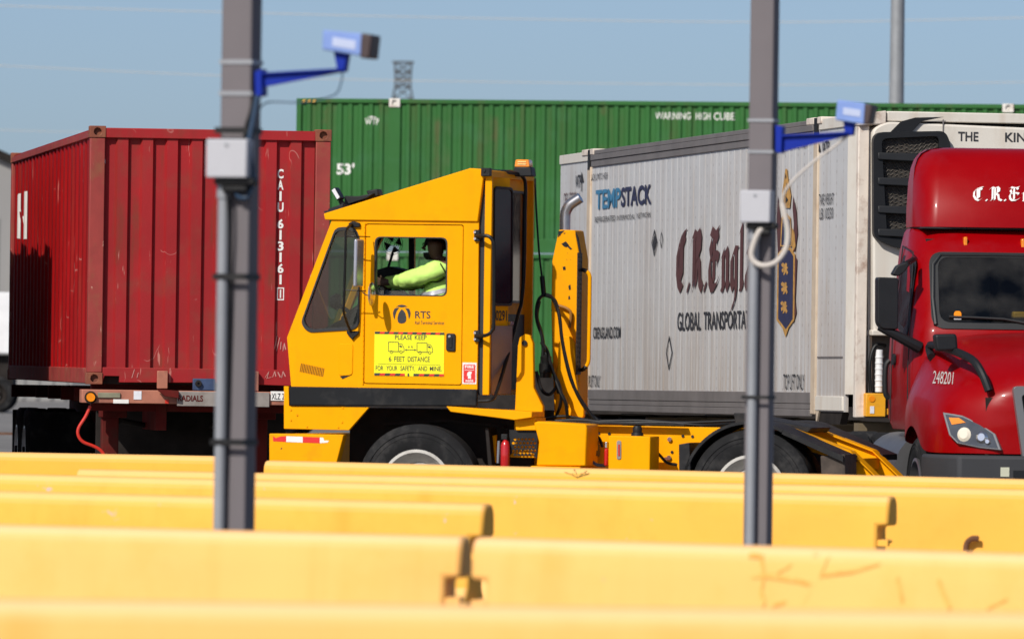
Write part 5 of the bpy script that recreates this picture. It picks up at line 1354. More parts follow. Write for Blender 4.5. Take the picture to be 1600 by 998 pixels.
tpr('roof_trim', [(512, 327), (520, 323.5), (536, 318.5), (537, 325), (515, 333)], LY - .1, LY + .9, M_plastic)
# belt, skirts, bumper
tpr('rubber_belt', [(451.5, 603.5), (744.8, 608), (744.6, 634.5), (452, 633.5)], -0.035, 0.02, M_strip, bev=0.012)
fp = tpr('front_skirt', [(443.5, 603), (450.9, 603.2), (451.4, 634.2), (577, 635.5), (545, 672), (443.5, 669.5)], -0.012, 0.03, M_yel, bev=0.004)
x0, z0 = X(443.5, 669.5); x1, z1 = X(443.5, 603)
mb = MB(); mb.box(x0, x0 + 0.03, 0.031, 1.9, z0, z1 - 0.01); mb.build('front_panel', M_yel, T)
mb = MB()
for a, b in ((455, 640), (465, 648), (455, 656), (536, 636.8), (535, 659), (480, 666), (529, 667)):
    c = X(a, b); mb.cyl((c[0], -0.019, c[1]), (c[0], -0.0125, c[1]), 0.009, seg=8)
mb.build('rivet', M_yel_worn, fp)
bp = tpr('bumper', [(420.6, 677), (537, 678.5), (516, 762), (420.6, 762)], -0.03, 0.10, M_yel_worn, bev=0.008)
x0, z1 = X(420.6, 677.5); _, z0 = X(420.6, 762)
mb = MB(); mb.box(x0 + .002, x0 + .10, 0.101, 2.30, z0, z1); mb.build('bumper_beam', M_yel_worn, T)
for poly, mtl in (([(426.5, 681), (431, 684), (438, 681.5), (447, 681), (447, 690), (426.8, 689)], M_sign_r), ([(447.2, 681), (473, 682), (473, 691), (447.2, 690)], M_white_mark), ([(473.2, 682), (499.5, 683), (499.5, 692), (473.2, 691)], M_sign_r), ([(499.7, 683), (505, 683.5), (507, 688), (514, 688), (512, 691), (499.7, 692)], M_white_mark)):
    mb = MB(); mb.prism(Q(poly, -.032), -0.0325, -0.0305); mb.build('reflective_tape', mtl, bp)
# small fittings on the nose
mb = MB()
for k in range(15):
    a = 470 + k * 2.5; y0 = 567.5 + k * .55; p0 = X(a + 1.2, y0); p1 = X(a - 1.0, y0 + 13)
    mb.tube([(p0[0], -0.001, p0[1]), (p1[0], -0.001, p1[1])], 0.004, 5)
mb.build('vent_slot', mat('slot_dark', (0.20, 0.075, 0.004), 0.8), T)
tpr('inspection_hatch', [(528.5, 537), (551.5, 536.5), (550.5, 586), (529, 587)], -0.008, -0.0005, M_yel, bev=0.004, r_=0.03)
tpr('hatch_recess', [(531, 587.8), (549, 585.8), (535, 592)], -0.003, -0.0005, M_black, bev=0)
# ---- mirrors
am = pipe('mirror_arm', [(551, 351, -.01), (546, 353, -.12), (540.5, 362, -.22), (540, 380, -.24), (537.5, 470, -.24), (537, 487, -.22), (543, 506, -.10), (549.5, 521, -.01)], 0.012, M_hose)
for poly in ([(544, 349), (551, 345.5), (562, 348.5), (562, 355), (550, 355), (545, 353)], [(541.5, 517), (560, 517), (560, 521), (553, 527), (550, 531), (546, 526), (541.5, 521)]):
    tpr('arm_bracket', poly, -0.03, -0.002, M_black, parent=T)
pipe('mirror_stay', [(540, 369, -.24), (560, 369.5, -.24), (578, 370, -.06)], 0.005, M_hose)
pipe('mirror_stay', [(538, 453, -.24), (560, 454, -.24), (572, 454.5, -.22)], 0.005, M_hose)
x0, z0 = X(559.5, 448, -.2); x1, z1 = X(566.5, 374, -.2)
mb = MB(); mb.hexa([(x0 - .01, -.34, z0), (x1 - .012, -.34, z0), (x1, -.15, z0), (x0 + .004, -.15, z0), (x0 - .006, -.34, z1), (x1 - .008, -.34, z1), (x1 + .004, -.15, z1), (x0 + .008, -.15, z1)]); mb.build('mirror', M_mirrorback, T, bevel=0.012)
c = X(581.5, 459.5, -.24)
mb = MB(); mb.lathe([(.001, .02), (.05, .016), (.09, .006), (.102, -.004), (.10, -.01), (.001, -.014)], (c[0], -.24, c[1]), 'x', 28, closed=False); mb.build('convex_mirror', M_steel, T)
pipe('mirror_stay', [(566, 456, -.24), (573, 461, -.24), (580, 461, -.24)], 0.005, M_hose)
# ---- lettering on the door
YS = -0.0045
def ttext(mb, body, x0, y0, x1, y1, y=YS - .002, bold=0.0):
    """box by its upper-left and lower-right corner; follows the slope of the truck"""
    A = X(x0, y1, y); B = X(x1, y1 + (x1 - x0) * .010, y); D_ = X(x0, y0, y)
    put_text(mb, body, lambda s, t: (A[0] + s * (B[0] - A[0]) + t * (D_[0] - A[0]), y, A[1] + s * (B[1] - A[1]) + t * (D_[1] - A[1])), bold=bold)
mb = MB(); ttext(mb, 'RTS', 648.5, 485.8, 672.5, 497.3, bold=.012); ttext(mb, 'Rail Terminal Services', 648.5, 501.2, 694, 506.6); mb.build('door_lettering', M_blk_mark, door, normals=False)
mb = MB(); c = X(628, 490.5); rr = 0.079
def arcpts(cx, cz, r_, a0, a1, n=18): return [(cx + r_ * math.cos(R(a0 + (a1 - a0) * k / n)), cz + r_ * math.sin(R(a0 + (a1 - a0) * k / n))) for k in range(n + 1)]
# globe with two crossing rails left bare: three black sectors
lgo = [(-1.0, 0.05), (-.93, .36), (-.78, .62), (-.30, .70), (-.55, .35), (-.72, -.1), (-.78, -.62), (-.92, -.35)]
mid = [(0.0, .52), (.22, .36), (.42, .05), (.52, -.35), (.50, -.75), (.30, -.97), (0, -1.03), (-.25, -1.0), (-.42, -.85), (-.48, -.45), (-.38, 0.0), (-.20, .33)]
lid = [(-.66, .76), (-.35, .96), (0, 1.02), (.36, .95), (.66, .77), (.40, .80), (.0, .72), (-.40, .80)]
rgt = [(1.0, .05), (.93, .36), (.80, .60), (.34, .66), (.58, .34), (.72, -.05), (.80, -.55), (.93, -.32)]
for n, poly in enumerate((lgo, mid, lid, rgt)):
    mb.plate([(c[0] + a * rr, c[1] + b * rr) for a, b in poly], [], YS - .002, YS - .0005)
mb.build('door_logo', M_blk_mark, door)
sg = tpr('distance_sign', [(585.3, 517.5), (694, 519), (693.5, 588.5), (584.5, 586.5)], -0.0075, -0.0045, M_sign_y, bev=0, parent=door)
mb = MB(); ys = -0.0095
for body, a, b, c_, d_ in (('PLEASE', 617, 523, 644, 530.5), ('KEEP', 648, 523.2, 666.5, 530.7), ('6', 607.5, 556.5, 611.5, 564.5), ('FEET', 616, 556.6, 632.5, 564.6), ('DISTANCE', 637, 556.8, 671.5, 565), ('FOR', 587, 571, 599, 578.6), ('YOUR', 603.5, 571.2, 621, 578.8), ('SAFETY,', 625.5, 571.4, 648.5, 580.2), ('AND', 653, 571.8, 667.5, 579.2), ('MINE.', 671.5, 572, 690.5, 579.4)):
    ttext(mb, body, a, b, c_, d_, ys, 0.008)
ttext(mb, '6 ft', 637.5, 539.6, 645.5, 543.6, ys)
def lineseg(mb, pts, w, y):
    for (a, b), (c_, d_) in zip(pts[:-1], pts[1:]):
        A, B = Vector(X(a, b, y)), Vector(X(c_, d_, y)); n = (B - A); n = Vector((-n.y, n.x)).normalized() * w / 2
        e = random.random() * .0006
        mb.face([((A + n).x, y - e, (A + n).y), ((B + n).x, y - e, (B + n).y), ((B - n).x, y - e, (B - n).y), ((A - n).x, y - e, (A - n).y)])
for dx, dy in ((0, 0), (44.7, 1.0)):
    L_ = lambda pts: [(a + dx, b + dy) for a, b in pts]
    lineseg(mb, L_([(606.8, 534.2), (622.5, 534.4), (622.5, 549), (606.8, 548.6), (606.8, 534.2)]), .005, ys)
    lineseg(mb, L_([(622.5, 537), (628, 537.3), (631, 543), (631.5, 549.3), (629, 549.3)]), .005, ys)
    lineseg(mb, L_([(614, 549), (624, 549.2)]), .005, ys)
    mb.plate([X(a + dx, b + dy, ys) for a, b in ((624, 539.5), (627.5, 539.8), (628.5, 543), (624, 541.5))], [], ys - .001, ys)
    for wx in (611.5, 626.5):
        c = X(wx + dx, 549.8 + dy, ys); o = [(c[0] + .0135 * math.cos(t), c[1] + .0135 * math.sin(t)) for t in [2 * math.pi * k / 16 for k in range(16)]]; i = [(c[0] + .0095 * math.cos(t), c[1] + .0095 * math.sin(t)) for t in [2 * math.pi * k / 16 for k in range(16)]]
        mb.plate(o, [i], ys - .0012, ys)
lineseg(mb, [(634, 546.4), (649, 546.7)], .005, ys)
for a, s in ((632.5, 1), (650.5, -1)):
    mb.plate([X(a, 546.5, ys), X(a + s * 3, 544.8, ys), X(a + s * 3, 548.2, ys)], [], ys - .001, ys)
lineseg(mb, [(590, 568.3), (688, 569.8)], .0025, ys)
mb.build('sign_lettering', M_blk_mark, sg, normals=False)
for rows, y0 in (([(585.5, 694)], 517.8), ([(584.8, 632.5), (646, 693.4)], 582.6)):
    for (a, b) in rows:
        n = max(6, int((b - a) / 7.2)); w = (b - a) / n
        for mtl, par in ((M_sign_r, 1), (M_blk_mark, 0)):
            mb = MB()
            for k in range(n):
                if k % 2 == par:
                    x0 = a + k * w; yy = y0 + (x0 - 585) * .0155; sk_ = 1.6 if 0 < k < n - 1 else 0
                    mb.plate([X(x0, yy + 3.6, ys), X(x0 + w, yy + 3.7, ys), X(x0 + w + (1.6 if k < n - 1 else 0), yy, ys), X(x0 + (1.6 if k else 0), yy, ys)], [], ys - .001, ys)
            mb.build('sign_stripe', mtl, sg)
mb = MB(); c = X(638, 584.5, ys); mb.plate([(c[0] + .008 * math.cos(t), c[1] + .009 * math.sin(t)) for t in [2 * math.pi * k / 10 for k in range(10)]], [], ys - .001, ys); mb.plate([X(636, 586, ys), X(640, 586, ys), X(638, 588, ys)], [], ys - .001, ys); mb.build('sign_mark', M_blk_mark, sg)
# fire extinguisher label beside the door
fl = tpr('extinguisher_label', [(722.8, 566.2), (744.8, 566.6), (744.2, 600), (722.2, 599.5)], -0.004, -0.001, M_white_mark, bev=0)
mb = MB()
a0, a1, b0, b1 = 725, 742, 570, 597
teeth = []
for k in range(9): teeth += [(a0 + k * (a1 - a0) / 9, b0), (a0 + (k + .5) * (a1 - a0) / 9, b0 - 1.6)]
for k in range(12): teeth += [(a1, b0 + k * (b1 - b0) / 12), (a1 + 1.4, b0 + (k + .5) * (b1 - b0) / 12)]
for k in range(9): teeth += [(a1 - k * (a1 - a0) / 9, b1), (a1 - (k + .5) * (a1 - a0) / 9, b1 + 1.4)]
for k in range(12): teeth += [(a0, b1 - k * (b1 - b0) / 12), (a0 - 1.4, b1 - (k + .5) * (b1 - b0) / 12)]
mb.plate(Q(teeth, -.005), [], -0.0055, -0.0042); mb.build('label_field', M_sign_r, fl)
mb = MB(); ttext(mb, 'FIRE', 726.5, 570.5, 740.5, 575, -0.0065, .03); ttext(mb, 'EXTINGUISHER', 726, 577, 741, 578.6, -0.0065, .02); ttext(mb, 'INSIDE', 727.5, 593, 739.5, 596.6, -0.0065, .03)
mb.plate(Q([(730.5, 582), (733, 580), (737, 580.6), (737, 583), (735.8, 584.5), (736, 591.5), (731, 591.2), (731.4, 587), (729.5, 587.4), (730, 584)], -.0065), [], -0.0068, -0.0058); mb.build('label_lettering', M_white_mark, fl, normals=False)
# ---- underside, wheels, frame
mb = MB(); x0, z1 = X(546, 637, .5); x1, z0 = X(830, 760, .5)
mb.box(x0, x1, 0.52, 1.85, z0 + .1, z1); mb.build('wheel_well', M_dark, T)
mb = MB(); mb.prism(Q([(600, 660), (700, 654), (790, 664), (790, 668), (700, 659), (602, 664)], .5), 0.42, 0.515); mb.build('spring', M_dark, T)
FX, FZ = X(650, 763, 0); RX, RZ = X(1172, 768.5, 0)
M_rim = mat('cream_rim', (0.44, 0.42, 0.38), 0.5, var=0.15, vscale=6, dirt=((0.15, 0.13, 0.11), 0.6, 7.0))
for y, s in ((0.15, -1), (2.12, 1)): wheel(T, (FX, y, 0.525), 0.528, 0.28, side=s, rim_mat=M_rim)
for y, s in ((0.15, -1), (0.49, -1), (1.78, 1), (2.12, 1)): wheel(T, (RX, y, 0.525), 0.528, 0.27, side=s, rim=(y < .2 or y > 2), rim_mat=M_rim)
mb = MB(); mb.cyl((FX, .2, .5), (FX, 2.1, .5), .06, seg=10); mb.cyl((RX, .3, .5), (RX, 2.0, .5), .10, seg=12); mb.build('axle', M_dark, T)
# step, posts and exhaust guard
tpr('step_plate', [(697, 634.5), (831, 643), (831, 652), (804, 656), (704, 643)], -0.06, 0.40, M_yel_worn, bev=0.006)
tpr('step_box', [(804, 656), (836, 652), (838, 672), (806, 672)], 0.02, 0.40, M_yel_worn)
pst = [(803, 672), (804.5, 640), (809, 540), (812, 527), (820, 521.5), (828, 524), (832.5, 536), (833.5, 605), (848, 634), (848, 645), (838, 672)]
p_ = tpr('boom_post', pst, 0.35, 0.42, M_yel, bev=0.008)
mb = MB(); c = X(819.5, 536, .34); mb.cyl((c[0], .33, c[1]), (c[0], .36, c[1]), .024, seg=16); mb.build('pivot_pin', M_black, p_)
tpr('boom_post', [(866, 660), (870, 580), (873, 534), (881, 525), (890, 525.5), (898, 536), (901, 600), (912, 636), (912, 650), (904, 660)], 0.92, 0.985, M_yel, bev=0.008)
tpr('exhaust_guard', [(861, 480), (862.5, 408), (873, 359), (898.5, 359.5), (906, 404), (905.5, 640), (866, 652)], 1.02, 1.34, mat('guard_yellow_worn', (0.90, 0.365, 0.001), 0.55, spec=0.08, var=0.06, vscale=2.5, dirt=((0.5, 0.2, 0.01), 0.4, 5.0), chips=((0.02, 0.018, 0.022), 0.645, 5.5)), bev=0.01)
for poly in ([(877, 381), (884, 377), (889, 383), (885, 386.5), (881, 385)], [(886, 381), (894, 389), (891, 390), (885, 384)], [(879, 417), (883, 416), (884, 421), (880, 422)], [(888, 447), (891, 444), (892, 452), (889, 453)], [(872.5, 361), (882, 360), (877, 365), (871.5, 371)], [(888, 463), (890, 462), (891, 467), (888, 468)]):
    tpr('worn_patch', poly, 1.0165, 1.0195, M_black, bev=0)
c = X(905.5, 480, 1.02)[0]
mb = MB(); zt2, zb3 = X(906, 395, 1.02)[1], X(906, 585, 1.02)[1]
holes = []
n = 26
for k in range(n):
    z = zb3 + .02 + k * (zt2 - zb3 - .04) / n
    for y in (0.90, 0.97): holes.append([(y + .014 * math.cos(t), z + .012 + .012 * math.sin(t)) for t in [2 * math.pi * j / 8 for j in range(8)]])
mb.plate(rect(0.86, 1.015, zb3, zt2), holes, c + 0.012, c + 0.02, 'x'); mb.build('perforated_guard', M_black, T)
tpr('guard_edge', [(899.5, 362), (904, 372), (909.5, 404), (909, 420), (906.5, 420), (906.4, 404), (899, 366)], 1.0, 1.018, M_black)
pipe('exhaust_stack', [(883, 364, 1.18), (883, 345, 1.18), (884, 332, 1.18), (889, 322, 1.18), (897, 315.5, 1.18), (907, 309, 1.18)], 0.047, M_exh, seg=20, n=6)
pipe('hand_rail', [(916, 423.5, 1.0), (921, 430, 1.0), (921.5, 450, 1.0), (920, 550, 1.0), (919, 566, 1.0), (915, 573, 1.0)], 0.017, M_yel)
pipe('rail_clamp', [(904, 422, 1.04), (910, 421.5, 1.0), (917, 424, 1.0)], 0.018, M_hose); pipe('rail_clamp', [(916, 572, 1.0), (911, 577, 1.0), (904, 578, 1.04)], 0.018, M_hose)
pipe('hose_holder', [(836, 279, 1.45), (837.5, 320, 1.40), (842, 390, 1.2), (847, 435, 1.0)], 0.009, M_hose); pipe('hose_holder', [(847, 432, 1.0), (850, 463, .95)], 0.022, M_hose)
hoses = [[(850, 460, .9), (842, 468, .85), (838, 486, .8), (840, 505, .8), (847, 525, .8), (849, 545, .8), (846, 570, .8)],
         [(852, 460, .9), (862, 464, .85), (870, 480, .8), (875, 500, .75), (878, 530, .75), (887, 575, .75), (897, 605, .8), (915, 638, .8), (938, 660, .8)],
         [(851, 461, .9), (866, 468, .8), (873, 490, .7), (880, 540, .68), (892, 590, .68), (905, 620, .7), (930, 657, .75)],
         [(846, 535, .8), (855, 548, .75), (864, 580, .72), (874, 602, .72), (877, 625, .75), (870, 648, .8), (864, 653, .8)],
         [(838, 580, .8), (846, 608, .78), (858, 616, .76), (868, 606, .78), (872, 594, .8)],
         [(864, 580, .74), (875, 610, .7), (884, 630, .7), (887, 656, .75)],
         [(843, 470, .82), (839, 495, .82), (846, 520, .84), (850, 548, .82), (858, 560, .8), (868, 592, .78), (873, 615, .78)]]
for h in hoses: pipe('air_hose', h, 0.015, M_hose, n=7)
mb = MB(); c = X(852, 572, .80); mb.lathe([(.001, -.10), (.05, -.10), (.055, -.06), (.06, -.055), (.06, .02), (.045, .03), (.05, .08), (.03, .10), (.001, .10)], (c[0], .82, c[1]), 'z', 18, closed=False); mb.build('air_dryer', M_hose, T)
pipe('guard_brace', [(872, 477, .99), (886, 482, .98), (892, 490, .98), (890, 512, .98)], 0.013, mat('brace_brown', (0.30, 0.12, 0.01), 0.6))
# deck, boxes and frame rails behind the cab
tpr('frame_rail', [(548, 690), (840, 668), (925, 664), (1150, 668), (1215, 672), (1215, 745), (548, 745)], 0.60, 0.68, M_yel, bev=0.006)
tpr('frame_rail', [(548, 690), (840, 668), (925, 664), (1150, 668), (1215, 672), (1215, 745), (548, 745)], 1.55, 1.63, M_yel, bev=0.006)
for h in ([(842, 656, .70), (880, 650, .75), (930, 657, .8), (1000, 657, .85), (1070, 660, .9), (1150, 657, 1.0)], [(848, 659, .62), (900, 656, .66), (960, 660, .7), (1040, 660, .75), (1100, 664, .8), (1160, 660, .95)], [(1020, 700, .35), (1032, 712, .38), (1042, 722, .42), (1058, 726, .45)], [(917, 686, .3), (926, 680, .36), (936, 684, .45), (941, 697, .4)]):
    pipe('deck_hose', h, 0.013, M_hose, n=6)
tpr('deck_edge', [(835, 658), (870, 657), (1070, 662), (1070, 665.5), (870, 661), (835, 662)], 0.50, 0.56, M_black)
tpr('deck', [(835, 660), (930, 661.5), (930, 667), (835, 666)], 0.57, 1.62, M_yel_worn)
for a, b in ((935.5, 676.5), (952, 677.5), (1067, 681), (1082, 681.5), (1050, 706)):
    mb = MB(); c = X(a, b, .595); mb.cyl((c[0], .592, c[1]), (c[0], .5995, c[1]), .013, seg=10); mb.build('rail_hole', M_black, T)
for a, b in ((1046.5, 686), (1045.5, 714.5), (1040.5, 717), (934, 690), (933, 711)):
    mb = MB(); c = X(a, b, .59); mb.cyl((c[0], .575, c[1]), (c[0], .599, c[1]), .020, seg=8); mb.build('bolt', M_steel, T)
tpr('battery_box', [(834, 660), (840, 657.8), (915, 662.5), (917, 668), (915, 728), (838, 727), (842, 690)], -0.02, 0.42, M_yel, bev=0.012)
tpr('box_foot', [(829, 727.5), (906, 729), (906, 760), (829, 760)], -0.05, 0.42, M_yel_worn)
tk = tpr('hydraulic_tank', [(951, 680), (1016, 681.5), (1015, 760), (950, 760)], -0.02, 0.33, M_yel, bev=0.01)
tpr('sight_gauge', [(963.5, 688), (970.5, 688), (970.5, 717.5), (963.5, 717.5)], -0.028, -0.021, M_grey_plate, r_=0.016, parent=tk)
tpr('gauge_tube', [(965.8, 694), (968.4, 694), (968.4, 712), (965.8, 712)], -0.033, -0.0285, M_ext, bev=0, parent=tk)
mb = MB(); c = X(995, 681, .12); mb.lathe([(.001, 0), (.055, 0), (.05, .03), (.038, .03), (.042, .06), (.034, .085), (.001, .088)], (c[0], .14, c[1]), 'z', 18, closed=False); mb.build('filler_cap', M_plastic, tk)
tpr('small_bottle', [(943.5, 700), (950, 700), (949.5, 728), (943, 728)], 0.2, 0.26, M_ext, bev=0.015)
tpr('bottle_neck', [(945, 690), (948.5, 690), (948.5, 699.5), (945, 699.5)], 0.215, 0.245, M_steel, bev=0.004)
tpr('valve_block', [(918, 690), (931, 694), (932, 712), (920, 714)], 0.35, 0.5, mat('valve_grime', (0.10, 0.07, 0.03), 0.8, var=0.4, vscale=15))
pipe('drain_hose', [(920, 715, .3), (931, 725, .25), (945, 727, .3)], 0.014, mat('blue_hose', (0.05, 0.10, 0.16), 0.5))
# perforated access step and extinguisher
q = Q([(796, 671), (840, 673), (839, 716), (795, 714)], 0.05)
holes = []
for j in range(5):
    for k in range(7 if j % 2 else 6):
        a = 802 + k * 5.6 + (0 if j % 2 else 2.8); b = 686 + j * 6.0; c = X(a, b, .05)
        holes.append([(c[0] + .0135 * math.cos(t), c[1] + .0115 * math.sin(t)) for t in [2 * math.pi * i / 10 for i in range(10)]])
mb = MB(); mb.plate(q, holes, 0.05, 0.058); mb.build('perforated_step', M_black, T)
tpr('step_backing', [(798, 673), (838, 674), (837, 715), (797, 714)], 0.16, 0.18, M_yel_worn)
tpr('splash_plate', [(758, 668), (763, 668), (772, 760), (765, 760)], 0.10, 0.40, M_dark)
tpr('extinguisher_bracket', [(764, 682), (775, 679), (775, 722), (764, 722)], 0.22, 0.26, M_yel_worn)
c = X(789.5, 705, .02); mb = MB(); mb.lathe([(.001, -.14), (.034, -.14), (.04, -.12), (.04, .05), (.030, .08), (.016, .10), (.001, .10)], (c[0], .02, c[1]), 'z', 20, closed=False); ex = mb.build('fire_extinguisher', M_ext, T)
mb = MB(); mb.box(c[0] - .035, c[0] + .02, .0, .04, c[1] + .10, c[1] + .15); mb.build('extinguisher_valve', M_black, ex, bevel=0.006)
mb = MB(); mb.tube([(c[0] - .06, .03, c[1] + .09), (c[0] - .065, .03, c[1] - .10)], .013, 8); mb.build('extinguisher_hose', M_steel, ex)
# rear fenders and ramps
def arc_band(name, cx, cz, r0, r1, a0, a1, y0, y1, mtl):
    o = arcpts(cx, cz, r1, a0, a1, 26); i = arcpts(cx, cz, r0, a1, a0, 26)
    mb = MB(); mb.prism(o + i, y0, y1); return mb.build(name, mtl, T, angle=30)
for y0, y1 in ((-0.02, 0.58), (1.66, 2.30)):
    arc_band('fender', RX, 0.525, 0.575, 0.60, 168, 62, y0, y1, M_black)
    mb = MB(); p0 = (RX + .60 * math.cos(R(62)), .525 + .60 * math.sin(R(62)))
    e_ = X(1318, 712, 0)
    mb.prism([(p0[0] + .002, p0[1]), (e_[0], e_[1] + .0), (e_[0], e_[1] - .05), (p0[0] - .01, p0[1] - .035)], y0, y1); mb.build('fender_tail', M_black, T)
tpr('fender_flap', [(1060.5, 694), (1077, 691), (1080, 760), (1061, 760)], -0.02, 0.50, M_black)
tpr('rear_flap', [(1282, 712), (1320, 709), (1321, 760), (1284, 760)], 0.02, 0.50, mat('scuffed_rubber', (0.06, 0.045, 0.035), 0.85, var=0.5, vscale=9))
for y, dx in ((0.60, 0), (1.55, 0)):
    sh_ = 0 if y < 1 else X(1290, 700, 1.55)[0] - X(1290, 700, 1.55)[0]
    base = [X(a, b, .60) for a, b in ((1216, 667), (1236, 671), (1330, 707), (1376, 752), (1336, 752), (1322, 722), (1216, 690))]
    mb = MB(); mb.prism(base, y, y + 0.03); rp = mb.build('ramp', M_yel, T, bevel=0.004)
    mb = MB(); t_ = [X(a, b, .60) for a, b in ((1216, 667), (1236, 671), (1330, 707), (1376, 752))]
    for k in range(3):
        a, b = t_[k], t_[k + 1]; mb.prism([(a[0], a[1] + .003), (b[0], b[1] + .003), (b[0], b[1] + .016), (a[0], a[1] + .016)], y - 0.05, y + 0.16)
    mb.build('ramp_flange', M_yel_worn, rp)
tpr('cross_tube', [(1325, 716), (1340, 716), (1340, 734), (1325, 734)], 0.64, 1.54, M_yel_worn)
mb = MB(); q = Q([(1146, 652), (1160, 648), (1268, 668), (1262, 676), (1150, 660)], .7); mb.prism(q, 0.72, 1.52); mb.build('fifth_wheel', M_black, T, bevel=0.01)
tpr('fifth_wheel_ear', [(1146, 645), (1164, 645), (1164, 666), (1150, 668)], 0.70, 0.90, M_black)

# ---- inside the cab
mb = MB(); q = Q([(520, 470), (560, 452), (640, 440), (648, 426), (600, 420), (560, 440)], .9)
mb.prism(Q([(476, 528), (530, 500), (575, 462), (590, 450), (598, 458), (596, 600), (466, 600)], .45), 0.45, 1.35); mb.build('dashboard', M_liner, T, bevel=0.02)
mb = MB(); mb.prism(Q([(586, 422), (606, 416), (638, 424), (638, 436), (600, 444), (586, 446)], 1.0), 1.0, 1.35); mb.build('instrument_box', M_liner, T, bevel=0.02)
cx, cz = X(600, 452, .60)
dirv = Vector((0.80, 0, 0.60)); a1_ = Vector((0, 1, 0)); a2_ = dirv.cross(a1_)
ring = [Vector((cx, 0.58, cz)) + (a1_ * math.cos(t) + a2_ * math.sin(t)) * .20 for t in [2 * math.pi * k / 28 for k in range(28)]]
mb = MB(); mb.tube(ring, .014, 8, closed=True)
for t in (90, 210, 330): mb.tube([Vector((cx, 0.58, cz)), Vector((cx, 0.58, cz)) + (a1_ * math.cos(R(t)) + a2_ * math.sin(R(t))) * .20], .011, 6)
mb.tube([Vector((cx, 0.58, cz)), Vector((cx, 0.58, cz)) - dirv * .45], .03, 8); mb.build('steering_wheel', M_liner, T)
fx, fz = X(613, 381, 1.2)
mb = MB()
for k in range(5): mb.lathe([(.02 + k * .018, .0), (.024 + k * .018, .004), (.02 + k * .018, .008)], (fx, 1.2, fz), 'y', 24)
for k in range(4):
    t = k * math.pi / 2 + .3; mb.prism([(fx + .02 * math.cos(t), fz + .02 * math.sin(t)), (fx + .085 * math.cos(t - .5), fz + .085 * math.sin(t - .5)), (fx + .085 * math.cos(t + .5), fz + .085 * math.sin(t + .5))], 1.22 + .004 * k, 1.223 + .004 * k)
mb.tube([(fx, 1.22, fz - .08), (fx - .06, 1.25, fz - .25)], .012, 6); mb.build('cab_fan', M_plastic, T)
mb = MB(); cfx, cfz = X(526, 471, .55); mb.lathe([(.001, -.05), (.05, -.05), (.075, .0), (.06, .03), (.001, .03)], (cfx, .55, cfz), 'x', 20, closed=False); mb.tube([(cfx + .02, .55, cfz - .03), (cfx + .12, .60, cfz - .10)], .02, 6); mb.build('dash_lamp', M_plastic, T)
mb = MB(); mb.prism(rpoly(Q([(672, 512), (742, 505), (738, 385), (724, 380), (712, 470), (676, 480)], .54), .05), 0.30, 0.80); mb.build('seat', M_liner, T, bevel=0.03)
mb = MB(); mb.prism(Q([(505, 330), (740, 290), (742, 345), (520, 350)], .06), 0.07, CW - .07); mb.build('ceiling', M_liner, T)

# ------------------------------------------------------------------ the driver
M_skin = mat('driver_skin', (0.13, 0.066, 0.042), 0.6, var=0.1)
M_hiviz = mat('hi_vis_cloth', (0.58, 0.88, 0.20), 0.85, spec=0.1, var=0.08, vscale=6, bump=(0.5, 9, 0.02))
M_reflect = mat('reflective_band', (0.34, 0.33, 0.38), 0.4, 0.2, var=0.1, vscale=8)
M_hair = mat('dark_hair', (0.012, 0.010, 0.009), 0.7)
M_trouser = mat('dark_trousers', (0.03, 0.035, 0.05), 0.9)
def skin_mesh(name, nodes, edges, mtl, parent, sub=2):
    """one continuous surface grown round a jointed skeleton; nodes: (point, radius)"""
    me = bpy.data.meshes.new(name); me.from_pydata([n[0] for n in nodes], edges, []); me.materials.append(mtl)
    o = bpy.data.objects.new(name, me); COL.objects.link(o)
    if parent: o.parent = parent
    sm = o.modifiers.new('skin', 'SKIN'); sm.use_smooth_shade = True; sm.branch_smoothing = 0.6
    lay = me.skin_vertices[0] if me.skin_vertices else None
    if lay is None:
        bm = bmesh.new(); bm.from_mesh(me); bm.verts.layers.skin.verify(); bm.to_mesh(me); bm.free(); lay = me.skin_vertices[0]
    for i, n in enumerate(nodes):
        r_ = n[1]; lay.data[i].radius = r_ if isinstance(r_, tuple) else (r_, r_)
    lay.data[0].use_root = True
    ss = o.modifiers.new('sub', 'SUBSURF'); ss.levels = sub; ss.render_levels = sub
    return o
def J(px, py, y):
    x, z = TF.xz(px, py, y); return Vector((x, y, z))
DR = empty('person', TF.o, TF.yaw)
tag(DR, 'driver in a lime hi-vis jacket seated inside the yard tractor cab', 'person')
pel = J(700, 500, 0.450)
N = [(pel, .15), (J(698, 465, 0.400), .14), (J(694, 430, 0.400), .15), (J(690, 413, 0.400), .09), (J(684, 404, 0.400), .058),        # 0-4 spine, neck
     (J(681, 394, 0.400), (.082, .075)), (J(681, 383, 0.400), (.095, .082)), (J(683, 375, 0.400), (.080, .07)),                  # 5-7 head
     (J(693, 418, 0.240), .075), (J(654, 434, 0.200), .052), (J(606, 441, 0.350), .034),                                         # 8-10 near arm
     (J(693, 418, 0.660), .075), (J(660, 440, 0.710), .052), (J(612, 447, 0.670), .034),                                        # 11-13 far arm
     (J(696, 503, 0.340), .10), (J(630, 505, 0.320), .08), (J(622, 590, 0.320), .055), (J(604, 596, 0.320), .045),                 # 14-17 near leg
     (J(696, 503, 0.580), .10), (J(630, 505, 0.600), .08), (J(622, 590, 0.600), .055), (J(604, 596, 0.600), .045),                 # 18-21
     (J(597, 440, 0.370), .036), (J(603, 446, 0.650), .036)]                                                                   # 22-23 palms
